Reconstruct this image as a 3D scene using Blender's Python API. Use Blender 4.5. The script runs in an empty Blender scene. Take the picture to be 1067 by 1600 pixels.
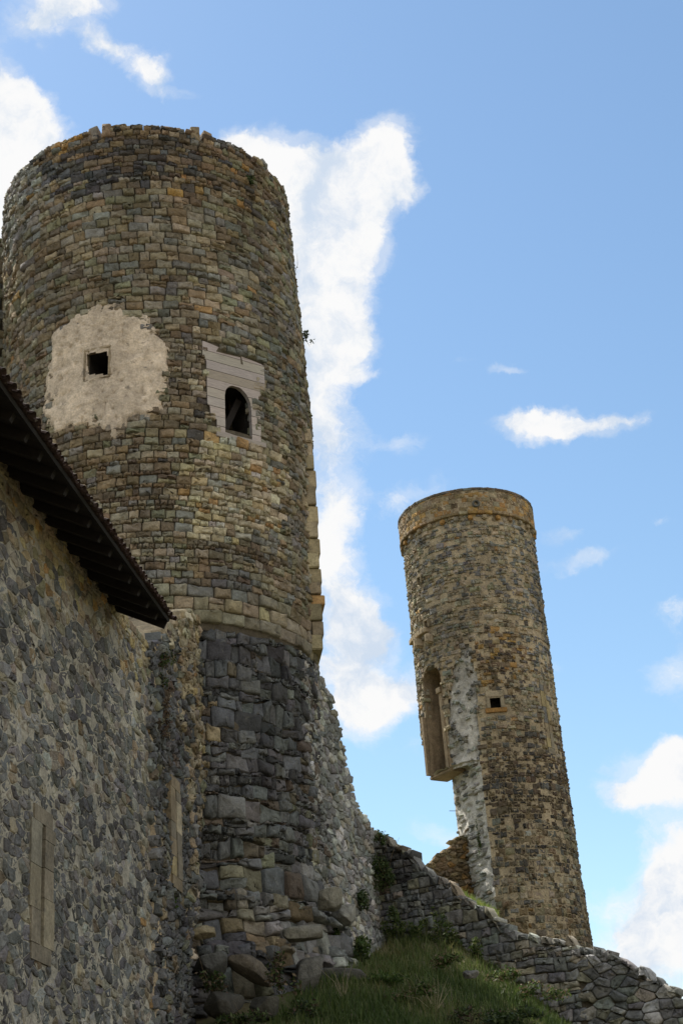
import bpy, bmesh, math, random
import numpy as np
from mathutils import Vector, Matrix
random.seed(7)
RS = np.random.RandomState(11)
S = bpy.context.scene
R_ = math.radians

# ------------------------------------------------------------------ camera
CX, CY, F = 533.5, 800.0, 2300.0
_up = np.array([165.0-CX, 3915.0+CY, -F]); _up /= np.linalg.norm(_up)
_f = np.array([0, 0, -1.0]); _y = _f-_up*(_f@_up); _y /= np.linalg.norm(_y); _x = np.cross(_y, _up)
M = np.array([_x, _y, _up])
CAM = np.array([0, 0, 1.6])
cd = bpy.data.cameras.new('camera'); cam = bpy.data.objects.new('camera', cd); S.collection.objects.link(cam)
cd.sensor_fit = 'VERTICAL'; cd.sensor_height = 24; cd.lens = 24*F/1600; cd.clip_end = 9000; cd.clip_start = .1
mw = Matrix([[*M[0], 0], [*M[1], 0], [*M[2], 1.6], [0, 0, 0, 1]]); cam.matrix_world = mw
S.camera = cam
S.render.resolution_x = 682; S.render.resolution_y = 1024

def ray(x, y):
    d = M@np.array([x-CX, CY-y, -F]); return d/np.linalg.norm(d)
def azel(x, y):
    d = ray(x, y); return math.atan2(d[0], d[1]), math.asin(d[2])
def hit(x, y, D):
    d = ray(x, y); return CAM+d*D/math.hypot(d[0], d[1])
def proj(P):
    P = np.atleast_2d(P); c = (P-CAM)@M; return CX-c[:, 0]*F/c[:, 2], CY+c[:, 1]*F/c[:, 2]
def AZ(a): a = R_(a); return np.array([math.sin(a), math.cos(a), 0.0])
def rgt(a): a = R_(a); return np.array([math.cos(a), -math.sin(a), 0.0])

# ------------------------------------------------------------------ light
SUN_AZ, SUN_EL = -44.0, 57.0
sl = bpy.data.lights.new('sun', 'SUN'); so = bpy.data.objects.new('sun', sl); S.collection.objects.link(so)
sl.energy = 3.6; sl.angle = R_(.5); sl.color = (1, .95, .86)
sd = AZ(SUN_AZ)*math.cos(R_(SUN_EL))+np.array([0, 0, math.sin(R_(SUN_EL))])
so.rotation_euler = Vector(sd).to_track_quat('Z', 'Y').to_euler(); so.location = (0, 0, 60)
S.view_settings.view_transform = 'Standard'; S.view_settings.look = 'None'
S.view_settings.exposure = 1.15; S.view_settings.gamma = 1; S.view_settings.use_curve_mapping = False
SKY = 0.1; CLOUD = 4.35

W = bpy.data.worlds.new('World'); S.world = W; W.use_nodes = True
nt = W.node_tree; nt.nodes.clear()
def N(nt, t, **k):
    n = nt.nodes.new(t)
    for a, b in k.items(): setattr(n, a, b)
    return n
def L(nt, a, b): nt.links.new(a, b)
def setin(nt, sock, v):
    if isinstance(v, bpy.types.NodeSocket): L(nt, v, sock)
    elif v is not None: sock.default_value = v
def mth(nt, op, a, b=None, c=None):
    n = N(nt, 'ShaderNodeMath', operation=op)
    for i, v in enumerate((a, b, c)): setin(nt, n.inputs[i], v)
    return n.outputs[0]
def vm(nt, op, a, b=None, out=0):
    n = N(nt, 'ShaderNodeVectorMath', operation=op); setin(nt, n.inputs[0], a); setin(nt, n.inputs[1], b)
    return n.outputs[out]
def mrange(nt, v, a, b, c=0., d=1., smooth=True):
    n = N(nt, 'ShaderNodeMapRange'); n.interpolation_type = 'SMOOTHSTEP' if smooth else 'LINEAR'
    setin(nt, n.inputs[0], v)
    for i, q in enumerate((a, b, c, d)): setin(nt, n.inputs[i+1], q)
    return n.outputs[0]
def mix(nt, f, a, b, bt='MIX'):
    n = N(nt, 'ShaderNodeMix', data_type='RGBA', blend_type=bt)
    setin(nt, n.inputs[0], f); setin(nt, n.inputs[6], a); setin(nt, n.inputs[7], b); return n.outputs[2]
def noise(nt, vec, sc, det=4, rough=.55, out=0, dim='3D'):
    n = N(nt, 'ShaderNodeTexNoise'); n.noise_dimensions = dim; setin(nt, n.inputs['Vector'], vec)
    n.inputs['Scale'].default_value = sc; n.inputs['Detail'].default_value = det; n.inputs['Roughness'].default_value = rough
    return n.outputs[out]

sky = N(nt, 'ShaderNodeTexSky', sky_type='NISHITA'); sky.sun_disc = False
sky.sun_elevation = R_(SUN_EL); sky.sun_rotation = R_(SUN_AZ); sky.dust_density = .25; sky.ozone_density = 1.6; sky.air_density = 1.2
tc = N(nt, 'ShaderNodeTexCoord'); dv = tc.outputs['Generated']
cr, cu, cf = M[:, 0], M[:, 1], -M[:, 2]
fz = vm(nt, 'DOT_PRODUCT', dv, tuple(cf), 1)
fzc = mth(nt, 'MAXIMUM', fz, .15)
sx = mth(nt, 'DIVIDE', vm(nt, 'DOT_PRODUCT', dv, tuple(cr), 1), fzc)
sy = mth(nt, 'DIVIDE', vm(nt, 'DOT_PRODUCT', dv, tuple(cu), 1), fzc)
cmb = N(nt, 'ShaderNodeCombineXYZ')
L(nt, mth(nt, 'MULTIPLY_ADD', sx, F/100, CX/100), cmb.inputs[0])
L(nt, mth(nt, 'MULTIPLY_ADD', sy, -F/100, CY/100), cmb.inputs[1])
Q0 = cmb.outputs[0]
w1 = vm(nt, 'SUBTRACT', noise(nt, Q0, .9, 5, .6, 1), (.5, .5, .5))
w1s = N(nt, 'ShaderNodeVectorMath', operation='SCALE'); L(nt, w1, w1s.inputs[0]); w1s.inputs[3].default_value = .95
Q1 = vm(nt, 'ADD', Q0, w1s.outputs[0])
Qf = vm(nt, 'MULTIPLY', Q1, (1, 1, 0))
BL = [ # x, y, rx, ry, rot, weight  (clouds, hundredths of the view)
 (606,232,50,54,0,1.7),(570,268,62,50,0,1.6),(632,292,38,40,0,1.5),(560,318,62,50,0,1.5),(478,312,85,75,0,1.9),(520,285,60,45,0,1.2),(405,245,72,52,12,1.7),(360,240,45,45,0,1.3),
 (450,400,130,110,0,1.9),(545,370,50,66,0,1.3),(505,470,85,80,0,1.6),(548,535,50,52,0,1.2),(500,560,75,70,0,1.3),(575,582,40,16,15,.6),(495,640,68,70,0,1.05),(505,720,68,80,0,.95),(530,790,55,50,0,.8),
 (505,870,66,90,0,1.6),(562,958,54,56,0,1.6),(545,1035,75,75,0,1.6),(622,1082,66,36,-10,1.5),(560,1108,52,50,0,1.5),(598,985,30,34,0,.8),
 (0,190,75,80,0,1.5),(55,212,80,48,25,1.3),(0,300,80,110,0,1.5),(-60,240,120,160,0,1.6),(30,150,50,40,30,.9),
 (85,15,90,45,-5,1.0),(55,42,50,30,20,.8),(120,0,70,30,0,.9),(190,85,75,28,32,1.05),(237,118,34,36,40,1.0),(272,142,40,14,5,.55),(160,62,40,22,30,.5),
 (880,662,112,24,2,1.1),(810,645,46,17,-5,1.0),(968,656,66,17,0,.85),(862,662,60,26,8,.9),(790,577,28,11,-5,.5),(722,571,30,10,0,.35),
 (600,692,55,20,12,.5),(640,700,40,30,0,.35),(875,837,36,14,-8,.5),(925,874,40,18,-5,.62),(900,880,90,24,-15,.36),(1045,805,40,16,0,.35),
 (1060,955,40,26,0,.5),(1045,1062,60,30,-12,.8),(1065,1010,30,60,0,.35),(1012,1224,80,54,-8,1.45),(972,1245,38,26,0,.9),(1055,1200,50,48,0,1.15),
 (1045,1362,72,66,0,1.4),(1020,1425,68,60,0,1.1),(960,1460,80,60,0,.62),(1067,1500,80,80,0,1.15),(985,1500,60,50,0,.7),(935,1400,50,30,0,.35),(680,1308,55,18,4,.6),(640,1150,90,40,0,.4),
 (620,790,45,45,-20,.5),(660,765,50,25,-30,.4),(1150,1300,120,260,0,1.2),(-120,80,130,120,0,.8),(870,1052,30,14,0,.3)]
acc = None
for (x, y, rx, ry, rot, w) in BL:
    d = vm(nt, 'SUBTRACT', Qf, (x/100, y/100, 0))
    if rot:
        r = N(nt, 'ShaderNodeVectorRotate', rotation_type='Z_AXIS'); L(nt, d, r.inputs['Vector']); r.inputs['Angle'].default_value = -R_(rot); d = r.outputs[0]
    d = vm(nt, 'MULTIPLY', d, (100/rx, 100/ry, 0))
    q = vm(nt, 'LENGTH', d, None, 1)
    e = mrange(nt, q, 0., 1.45, w, 0.)
    acc = e if acc is None else mth(nt, 'ADD', acc, e)
# unseen clouds all round the sky, cover raised to add ambient light
n_bg = noise(nt, dv, 1.6, 7, .58)
bgd = mth(nt, 'MULTIPLY', mrange(nt, n_bg, .36, .54), mrange(nt, fz, .93, .80))
fmask = mrange(nt, fz, .72, .86)
n_d = noise(nt, Q1, .9, 8, .62); n_e = noise(nt, Q1, 2.6, 9, .68)
na = mth(nt, 'MULTIPLY_ADD', mth(nt, 'SUBTRACT', n_d, .5), 1.5, mth(nt, 'MULTIPLY', mth(nt, 'SUBTRACT', n_e, .5), 1.25))
den = mth(nt, 'ADD', mth(nt, 'MULTIPLY', acc, fmask), mth(nt, 'MULTIPLY', na, mrange(nt, acc, 0., .35)))
alpha = mrange(nt, den, .36, 1.42)
alpha = mth(nt, 'MAXIMUM', mth(nt, 'MULTIPLY', alpha, fmask), mth(nt, 'MULTIPLY', bgd, .9))
n_w = noise(nt, vm(nt, 'MULTIPLY', Q1, (.7, 1.3, 1)), 1.1, 7, .65)
veil = mth(nt, 'MULTIPLY', mth(nt, 'MULTIPLY', mrange(nt, mth(nt, 'ADD', acc, mth(nt, 'MULTIPLY', mth(nt, 'SUBTRACT', n_w, .5), 2.2)), .15, 1.0), mrange(nt, acc, .02, .35)), mth(nt, 'MULTIPLY', fmask, .42))
alpha = mth(nt, 'MAXIMUM', alpha, veil)
n_c = noise(nt, Q1, .55, 6, .6)
shade = mrange(nt, mth(nt, 'ADD', n_c, mth(nt, 'MULTIPLY', mth(nt, 'SUBTRACT', n_e, .5), .25)), .34, .56)
ccol = mix(nt, shade, (.66*CLOUD, .76*CLOUD, .90*CLOUD, 1), (1.0*CLOUD, 1.0*CLOUD, 1.0*CLOUD, 1))
skc = mix(nt, 1.0, sky.outputs[0], (.70, .755, .745, 1), 'MULTIPLY')
ccol = mix(nt, mrange(nt, fz, .93, .5), ccol, (1.45*CLOUD, 1.42*CLOUD, 1.38*CLOUD, 1))  # clouds out of view made brighter than visible ones, to light the walls
col = mix(nt, alpha, skc, ccol)
bg = N(nt, 'ShaderNodeBackground'); bg.inputs[1].default_value = SKY; L(nt, col, bg.inputs[0])
wo = N(nt, 'ShaderNodeOutputWorld'); L(nt, bg.outputs[0], wo.inputs[0])
W.cycles.sampling_method = 'MANUAL'; W.cycles.sample_map_resolution = 512

# ------------------------------------------------------------------ helpers
def tag(o, label=None, cat=None, group=None, kind=None):
    if label: o['label'] = label
    if cat: o['category'] = cat
    if group: o['group'] = group
    if kind: o['kind'] = kind
    return o
def empty(name, loc, label, cat, group=None):
    o = bpy.data.objects.new(name, None); S.collection.objects.link(o); o.location = [float(c) for c in loc]
    o.empty_display_size = .3; return tag(o, label, cat, group)
def obj(name, me, mats, parent=None, smooth=None):
    o = bpy.data.objects.new(name, me); S.collection.objects.link(o)
    for m in (mats if isinstance(mats, (list, tuple)) else [mats]): me.materials.append(m)
    if smooth is not None: me.polygons.foreach_set('use_smooth', [smooth]*len(me.polygons))
    if parent:
        o.parent = parent
        o.matrix_parent_inverse = Matrix.Translation(-Vector(parent.location)) if parent.type == 'EMPTY' and parent.parent is None else Matrix()
    return o
def rawmesh(name, V, faces4=None, faces3=None, col4=None, mat4=None, mat3=None, smooth=True):
    """V (n,3); faces arrays; col per vertex"""
    me = bpy.data.meshes.new(name)
    f4 = np.zeros((0, 4), int) if faces4 is None else np.asarray(faces4, int).reshape(-1, 4)
    f3 = np.zeros((0, 3), int) if faces3 is None else np.asarray(faces3, int).reshape(-1, 3)
    V = np.asarray(V, float)
    me.vertices.add(len(V)); me.vertices.foreach_set('co', V.astype(np.float32).ravel())
    me.loops.add(f4.size+f3.size); me.loops.foreach_set('vertex_index', np.concatenate([f4.ravel(), f3.ravel()]).astype(np.int32))
    me.polygons.add(len(f4)+len(f3))
    st = np.concatenate([np.arange(len(f4))*4, f4.size+np.arange(len(f3))*3])
    me.polygons.foreach_set('loop_start', st.astype(np.int32))
    mi = np.concatenate([np.zeros(len(f4)) if mat4 is None else mat4, np.zeros(len(f3)) if mat3 is None else mat3]).astype(np.int32)
    me.polygons.foreach_set('material_index', mi)
    me.polygons.foreach_set('use_smooth', np.full(len(mi), smooth))
    if col4 is not None:
        ca = me.color_attributes.new('Col', 'FLOAT_COLOR', 'POINT')
        c = np.ones((len(V), 4), np.float32); c[:, :3] = col4; ca.data.foreach_set('color', c.ravel())
    me.update(calc_edges=True); me.validate()
    return me
def _h(ix, iy, s):
    v = np.sin(ix*127.1+iy*311.7+s*74.7)*43758.5453; return v-np.floor(v)
def vn(x, y, s=0):
    x = np.asarray(x, float); y = np.asarray(y, float)
    ix = np.floor(x); iy = np.floor(y); fx = x-ix; fy = y-iy; fx = fx*fx*(3-2*fx); fy = fy*fy*(3-2*fy)
    a = _h(ix, iy, s); b = _h(ix+1, iy, s); c = _h(ix, iy+1, s); d = _h(ix+1, iy+1, s)
    return (a*(1-fx)+b*fx)*(1-fy)+(c*(1-fx)+d*fx)*fy
def fbm(x, y, s=0): return (vn(x, y, s)+.5*vn(np.asarray(x)*2.1, np.asarray(y)*2.1, s+3)+.25*vn(np.asarray(x)*4.3, np.asarray(y)*4.3, s+7))/1.75
def inpoly(x, y, P):
    x = np.asarray(x, float); y = np.asarray(y, float); r = np.zeros(x.shape, bool); n = len(P)
    for i in range(n):
        x1, y1 = P[i]; x2, y2 = P[(i+1) % n]
        if y1 == y2: continue
        c = ((y1 > y) != (y2 > y)) & (x < (x2-x1)*(y-y1)/(y2-y1)+x1); r ^= c
    return r

# ------------------------------------------------------------------ materials
def principled(name):
    m = bpy.data.materials.new(name); m.use_nodes = True; t = m.node_tree
    b = t.nodes['Principled BSDF']; b.inputs['Roughness'].default_value = .95
    if 'Specular IOR Level' in b.inputs: b.inputs['Specular IOR Level'].default_value = .25
    return m, t, b
def stone_mat(name, tint=(1, 1, 1), bump=.6, lichen=.35, sc=1.0, base=None, contrast=1.0):
    m, t, b = principled(name)
    tcn = N(t, 'ShaderNodeTexCoord'); p = tcn.outputs['Object']
    if base is None:
        a = N(t, 'ShaderNodeVertexColor'); a.layer_name = 'Col'; c = a.outputs[0]
    else: c = mix(t, noise(t, p, 1.3*sc, 4), (*base[0], 1), (*base[1], 1))
    n1 = noise(t, p, 3.5*sc, 6, .65); n2 = noise(t, p, 17*sc, 5, .65); n3 = noise(t, p, 60*sc, 3, .6)
    g1 = mrange(t, n1, .25, .75, 1-.38*contrast, 1+.38*contrast, False); g2 = mrange(t, n2, .25, .75, 1-.32*contrast, 1+.34*contrast, False)
    g = mth(t, 'MULTIPLY', g1, g2)
    cc = N(t, 'ShaderNodeCombineXYZ'); [L(t, g, cc.inputs[i]) for i in range(3)]
    c = mix(t, 1.0, c, cc.outputs[0], 'MULTIPLY')
    li = mth(t, 'MULTIPLY', mrange(t, noise(t, p, 6*sc, 6, .7), .6, .68), lichen)
    c = mix(t, li, c, (.33, .32, .25, 1))
    wz = mrange(t, noise(t, vm(t, 'MULTIPLY', p, (1, 1, .45)), .55, 5, .6), .3, .7, .66, 1.26, False)
    wc = N(t, 'ShaderNodeCombineXYZ'); [L(t, wz, wc.inputs[q_]) for q_ in range(3)]; c = mix(t, 1.0, c, wc.outputs[0], 'MULTIPLY')
    lo = mth(t, 'MULTIPLY', mrange(t, noise(t, vm(t, 'ADD', p, (31, 7, 5)), 4.1*sc, 6, .72), .62, .7), lichen*.9)
    c = mix(t, lo, c, (.2, .13, .045, 1))
    ld = mth(t, 'MULTIPLY', mrange(t, noise(t, vm(t, 'ADD', p, (3, 17, 9)), 2.6*sc, 6, .72), .58, .7), .6)
    c = mix(t, ld, c, (.045, .043, .04, 1))
    L(t, c, b.inputs['Base Color'])
    h = mth(t, 'ADD', mth(t, 'MULTIPLY', n2, .8), mth(t, 'MULTIPLY', n3, .35)); h = mth(t, 'ADD', h, mth(t, 'MULTIPLY', n1, 1.2))
    bp = N(t, 'ShaderNodeBump'); bp.inputs['Strength'].default_value = bump; bp.inputs['Distance'].default_value = .06
    L(t, h, bp.inputs['Height']); L(t, bp.outputs[0], b.inputs['Normal'])
    return m
M_stone = stone_mat('stone_tan'); M_basalt = stone_mat('stone_basalt', lichen=.2, bump=.8)
M_mortar_dark = stone_mat('joint_earth', base=((.05, .042, .03), (.11, .09, .06)), lichen=.1)
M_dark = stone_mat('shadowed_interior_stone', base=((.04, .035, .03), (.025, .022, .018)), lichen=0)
M_mortar = stone_mat('lime_mortar', base=((.34, .315, .245), (.25, .235, .19)), bump=.7, lichen=.2)
M_mortar_t2 = stone_mat('lime_mortar_tan', base=((.36, .29, .19), (.26, .21, .135)), bump=.8, lichen=.2)
M_core = stone_mat('rubble_core', base=((.50, .475, .42), (.34, .32, .28)), bump=1.0, lichen=.1)
M_plaster = stone_mat('old_render', base=((.60, .50, .385), (.44, .36, .265)), bump=.8, lichen=.12, sc=1.0, contrast=.95)
M_ashlar = stone_mat('ashlar_pale', bump=.35, lichen=.15)
def wood_mat(name, a, b_, sc=(1, 1, 1)):
    m, t, b = principled(name); tcn = N(t, 'ShaderNodeTexCoord')
    p = vm(t, 'MULTIPLY', tcn.outputs['Object'], sc)
    n = noise(t, p, 6, 6, .7); c = mix(t, mrange(t, n, .3, .7), (*a, 1), (*b_, 1))
    at = N(t, 'ShaderNodeVertexColor'); at.layer_name = 'Col'
    c = mix(t, 1, c, at.outputs[0], 'MULTIPLY'); L(t, c, b.inputs['Base Color']); b.inputs['Roughness'].default_value = .8
    bp = N(t, 'ShaderNodeBump'); bp.inputs['Strength'].default_value = .3; bp.inputs['Distance'].default_value = .01; L(t, n, bp.inputs['Height']); L(t, bp.outputs[0], b.inputs['Normal'])
    return m
M_board = wood_mat('weathered_board', (.40, .36, .32), (.26, .235, .215), (.7, .7, 9))
M_oldwood = wood_mat('dark_old_timber', (.018, .014, .011), (.009, .007, .006), (1, 1, 5))
M_tile = stone_mat('clay_tile', base=((.06, .036, .027), (.035, .025, .021)), bump=.3, lichen=.5)
def leaf_mat(name):
    m, t, b = principled(name); a = N(t, 'ShaderNodeVertexColor'); a.layer_name = 'Col'
    L(t, a.outputs[0], b.inputs['Base Color']); b.inputs['Roughness'].default_value = .6
    tr = N(t, 'ShaderNodeBsdfTranslucent'); L(t, a.outputs[0], tr.inputs[0]); ms = N(t, 'ShaderNodeMixShader'); ms.inputs[0].default_value = .35
    L(t, b.outputs[0], ms.inputs[1]); L(t, tr.outputs[0], ms.inputs[2]); L(t, ms.outputs[0], t.nodes['Material Output'].inputs[0]); return m
M_leaf = leaf_mat('leaves')
def ground_mat():
    m, t, b = principled('earth_and_turf'); tcn = N(t, 'ShaderNodeTexCoord'); p = tcn.outputs['Object']
    c = mix(t, mrange(t, noise(t, p, .6, 6, .6), .4, .6), (.075, .085, .025, 1), (.15, .13, .065, 1))
    c = mix(t, mrange(t, noise(t, p, 5, 6, .7), .5, .62), c, (.12, .095, .06, 1))
    g = N(t, 'ShaderNodeSeparateXYZ'); L(t, p, g.inputs[0])
    near = mrange(t, g.outputs[1], 16, 24)
    c = mix(t, near, mix(t, mrange(t, noise(t, p, 9, 6, .7), .4, .6), (.30, .26, .19, 1), (.22, .19, .13, 1)), c)
    L(t, c, b.inputs['Base Color'])
    bp = N(t, 'ShaderNodeBump'); bp.inputs['Strength'].default_value = .8; bp.inputs['Distance'].default_value = .15; L(t, noise(t, p, 6, 6, .7), bp.inputs['Height']); L(t, bp.outputs[0], b.inputs['Normal'])
    return m
M_ground = ground_mat()

# ------------------------------------------------------------------ masonry
def resample(P, n):
    P = [tuple(p) for p in P]
    while len(P) < 6:
        d = [math.hypot(P[k][0]-P[k-1][0], P[k][1]-P[k-1][1]) for k in range(len(P))]; k = d.index(max(d))
        P.insert(k, ((P[k][0]+P[k-1][0])/2, (P[k][1]+P[k-1][1])/2))
    while len(P) > 6:
        d = [math.hypot(P[k][0]-P[k-1][0], P[k][1]-P[k-1][1]) for k in range(len(P))]; k = d.index(min(d))
        P[k] = ((P[k][0]+P[k-1][0])/2, (P[k][1]+P[k-1][1])/2); P.pop(k-1 if k else len(P)-1)
    P = np.asarray(P, float); Q = np.empty((12, 2)); nx = np.roll(P, -1, 0); c = CUT
    Q[0::2] = P*(1-c)+nx*c; Q[1::2] = P*c+nx*(1-c); return Q
CUT = .09
def coursed(u0, u1, v0, v1, hf, asp=(1.1, 2.6), wav=.04, split=.12, jit=.1, ej=.06):
    cells = []; v = v0; row = 0
    def bd(u, r): return wav*(vn(u*.5, r*3.3, 5)-.5)*2+wav*.7*(vn(u*2.3, r*5.1, 9)-.5)
    while v < v1:
        lo, hi = hf(v); h = random.uniform(lo, hi); u = u0-random.random()*h; ja = random.uniform(-jit, jit)*h
        while u < u1:
            w = h*random.uniform(*asp); jb = random.uniform(-jit, jit)*h
            jb2 = random.uniform(-jit, jit)*h if row % 1 == 0 else jb
            ua, ub = u, u+w; um = (ua+ub)/2
            lo_ = lambda q: v+bd(q, row); hi_ = lambda q: v+h+bd(q, row+1)
            if random.random() < split and h > .2:
                k = random.uniform(.4, .6)
                def seg(a, b):
                    f = lambda q, s: lo_(q)*(1-s)+hi_(q)*s
                    return [(ua+ja, f(ua, a)), (um, f(um, a)), (ub+jb, f(ub, a)), (ub+jb, f(ub, b)), (um, f(um, b)), (ua+ja, f(ua, b))]
                cells.append(seg(0, k)); cells.append(seg(k, 1))
            else:
                e = lambda: random.uniform(-ej, ej)*h
                cells.append([(ua+ja, lo_(ua)+e()), (um, lo_(um)+e()), (ub+jb, lo_(ub)+e()), (ub+jb, hi_(ub)+e()), (um, hi_(um)+e()), (ua+ja, hi_(ua)+e())])
            u = ub; ja = jb
        v += h; row += 1
    return cells
def voro(u0, u1, v0, v1, sx, sy, jit=.75, drop=0., coarse=None):
    nu = int((u1-u0)/sx)+1; nv = int((v1-v0)/sy)+1
    J = {}
    for i in range(-3, nu+3):
        for j in range(-3, nv+3):
            J[i, j] = (i+.5*(j % 2)+random.uniform(-.5, .5)*jit, j+random.uniform(-.5, .5)*jit)
    for k in list(J):
        if random.random() < drop and 0 <= k[0] < nu: J[k] = None
    cells = []
    for i in range(nu):
        for j in range(nv):
            s = J[i, j]
            if s is None: continue
            P = [(s[0]-1.6, s[1]-1.6), (s[0]+1.6, s[1]-1.6), (s[0]+1.6, s[1]+1.6), (s[0]-1.6, s[1]+1.6)]
            for a in range(-3, 4):
                for b in range(-3, 4):
                    if a == b == 0: continue
                    o = J.get((i+a, j+b))
                    if o is None: continue
                    mx, my = (s[0]+o[0])/2, (s[1]+o[1])/2; dx, dy = o[0]-s[0], o[1]-s[1]
                    D = [(p[0]-mx)*dx+(p[1]-my)*dy for p in P]
                    if max(D) <= 0: continue
                    Q = []
                    for q in range(len(P)):
                        p0, p1, d0, d1 = P[q-1], P[q], D[q-1], D[q]
                        if (d0 <= 0) != (d1 <= 0):
                            t = d0/(d0-d1); Q.append((p0[0]+(p1[0]-p0[0])*t, p0[1]+(p1[1]-p0[1])*t))
                        if d1 <= 0: Q.append(p1)
                    P = Q
                    if len(P) < 3: break
                if len(P) < 3: break
            if len(P) >= 3: cells.append([(u0+p[0]*sx, v0+p[1]*sy) for p in P])
    return cells
NR = 12
def stones(cells, mapf, colf, gap=.012, depth=(.03, .09), back=.22, skip=None, bev=.035, rough=.010, tilt=.06, keep=1.0):
    P = np.array([resample(c, NR) for c in cells]); C = P.mean(1)
    ok = np.ones(len(P), bool)
    if skip is not None: ok &= ~skip(C[:, 0], C[:, 1])
    if keep < 1: ok &= RS.rand(len(P)) < keep
    P = P[ok]; C = C[ok]; n = len(P)
    rel = P-C[:, None]; r = np.hypot(rel[..., 0], rel[..., 1])+1e-6; sz = r.min(1)
    def ins(a): return C[:, None]+rel*np.clip(1-a/r, .15, 1)[..., None]
    g = (gap*RS.uniform(.5, 1.7, n))[:, None]
    bv = np.minimum(bev, sz*.4)[:, None]
    d = RS.uniform(depth[0], depth[1], n)[:, None]; ta = RS.uniform(-tilt, tilt, n)[:, None]; tb = RS.uniform(-tilt, tilt, n)[:, None]
    nz = lambda k: RS.normal(0, rough, (n, NR))*k
    A0 = ins(g+nz(.7)); A1 = ins(g+nz(.7)); A2 = ins(g+bv*(.75+.5*RS.rand(n, NR))); A3 = C[:, None]+rel*.48+RS.normal(0, rough*1.5, (n, NR, 2))
    tl = lambda A: ta*(A[..., 0]-C[:, :1])+tb*(A[..., 1]-C[:, 1:])
    w0 = np.full((n, NR), -back); w1 = d*.45+nz(1)+tl(A1); w2 = d*.92+nz(1.2)+tl(A2); w3 = d*1.04+nz(1.6)+tl(A3)
    U = np.concatenate([A0[..., 0], A1[..., 0], A2[..., 0], A3[..., 0], C[:, :1]], 1)
    V = np.concatenate([A0[..., 1], A1[..., 1], A2[..., 1], A3[..., 1], C[:, 1:]], 1)
    Wd = np.concatenate([w0, w1, w2, w3, d*1.05+RS.normal(0, rough*1.5, (n, 1))], 1)
    X = mapf(U.ravel(), V.ravel(), Wd.ravel())
    cw = mapf(C[:, 0], C[:, 1], d[:, 0]); px, py = proj(cw)
    col = colf(C[:, 0], C[:, 1], px, py, sz); col = np.repeat(col, 4*NR+1, 0)
    i = np.arange(NR); k = (i+1) % NR
    q = np.concatenate([np.stack([a*NR+i, a*NR+k, (a+1)*NR+k, (a+1)*NR+i], 1) for a in range(3)])
    t = np.stack([3*NR+i, 3*NR+k, np.full(NR, 4*NR)], 1)
    off = (np.arange(n)*(4*NR+1))[:, None, None]
    return X, (q[None]+off).reshape(-1, 4), (t[None]+off).reshape(-1, 3), col
def slab(u0, u1, v0, top, mapf, T, res=.25, skip=None, w=-.03, nz=.02, right=None, wrap=False):
    nu = max(2, int((u1-u0)/res)); vt = top if callable(top) else (lambda u: np.full_like(u, top))
    a = np.linspace(0, 1, nu+1); un = u0+(u1-u0)*a; hv = vt(un); nv = max(2, int((hv.max()-v0)/res)); b = np.linspace(0, 1, nv+1)
    U = np.repeat(un[:, None], nv+1, 1); V = v0+(hv[:, None]-v0)*b[None]
    if right is not None: U = u0+(right(V)-u0)*a[:, None]
    Wf = w+nz*(fbm(U*3, V*3, 2)-.5)*2
    X = np.concatenate([mapf(U.ravel(), V.ravel(), Wf.ravel()), mapf(U.ravel(), V.ravel(), np.full(U.size, -T))])
    id_ = lambda i, j, s: s*U.size+i*(nv+1)+j
    I, J = np.meshgrid(np.arange(nu), np.arange(nv), indexing='ij'); uc = (U[:-1, :-1]+U[1:, 1:])/2; vc = (V[:-1, :-1]+V[1:, 1:])/2
    ok = np.ones(I.shape, bool) if skip is None else ~skip(uc.ravel(), vc.ravel()).reshape(I.shape)
    I, J = I[ok], J[ok]
    fs = [np.stack([id_(I, J, 0), id_(I+1, J, 0), id_(I+1, J+1, 0), id_(I, J+1, 0)], 1), np.stack([id_(I, J, 1), id_(I, J+1, 1), id_(I+1, J+1, 1), id_(I+1, J, 1)], 1)]
    i = np.arange(nu); fs.append(np.stack([id_(i, nv, 0), id_(i+1, nv, 0), id_(i+1, nv, 1), id_(i, nv, 1)], 1))
    if not wrap:
        j = np.arange(nv)
        for e in (0, nu): fs.append(np.stack([id_(e, j, 0), id_(e, j+1, 0), id_(e, j+1, 1), id_(e, j, 1)], 1))
    return X, np.concatenate(fs)
def wall_obj(name, parts, mats, parent=None, back=None):
    """parts = list of stones() results with material index; back = slab() result (uses last material)"""
    Vs, q, t, c, mq, mt = [], [], [], [], [], []; o = 0
    for (X, a, b, col), mi in parts:
        Vs.append(X); q.append(a+o); t.append(b+o); c.append(col); mq.append(np.full(len(a), mi)); mt.append(np.full(len(b), mi)); o += len(X)
    if back is not None:
        for X, a in (back if isinstance(back, list) else [back]):
            Vs.append(X); q.append(a+o); c.append(np.full((len(X), 3), .3)); mq.append(np.full(len(a), len(mats)-1)); o += len(X)
    V = np.concatenate(Vs); base = np.zeros(3) if parent is None else np.array(parent.location)
    me = rawmesh(name, V, np.concatenate(q), np.concatenate(t), np.concatenate(c), np.concatenate(mq), np.concatenate(mt), True)
    return obj(name, me, mats, parent)
PAL = dict(tan=(.27, .215, .135), brown=(.19, .135, .075), dbrown=(.115, .085, .055), gtan=(.225, .195, .14), grey=(.17, .165, .15), dark=(.052, .051, .051),
           bgrey=(.104, .104, .103), orange=(.30, .17, .055), pale=(.42, .36, .245), green=(.175, .165, .10), lgrey=(.33, .32, .28), yellow=(.36, .29, .15), mgrey=(.13, .13, .12))
FLAT = .25
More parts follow.
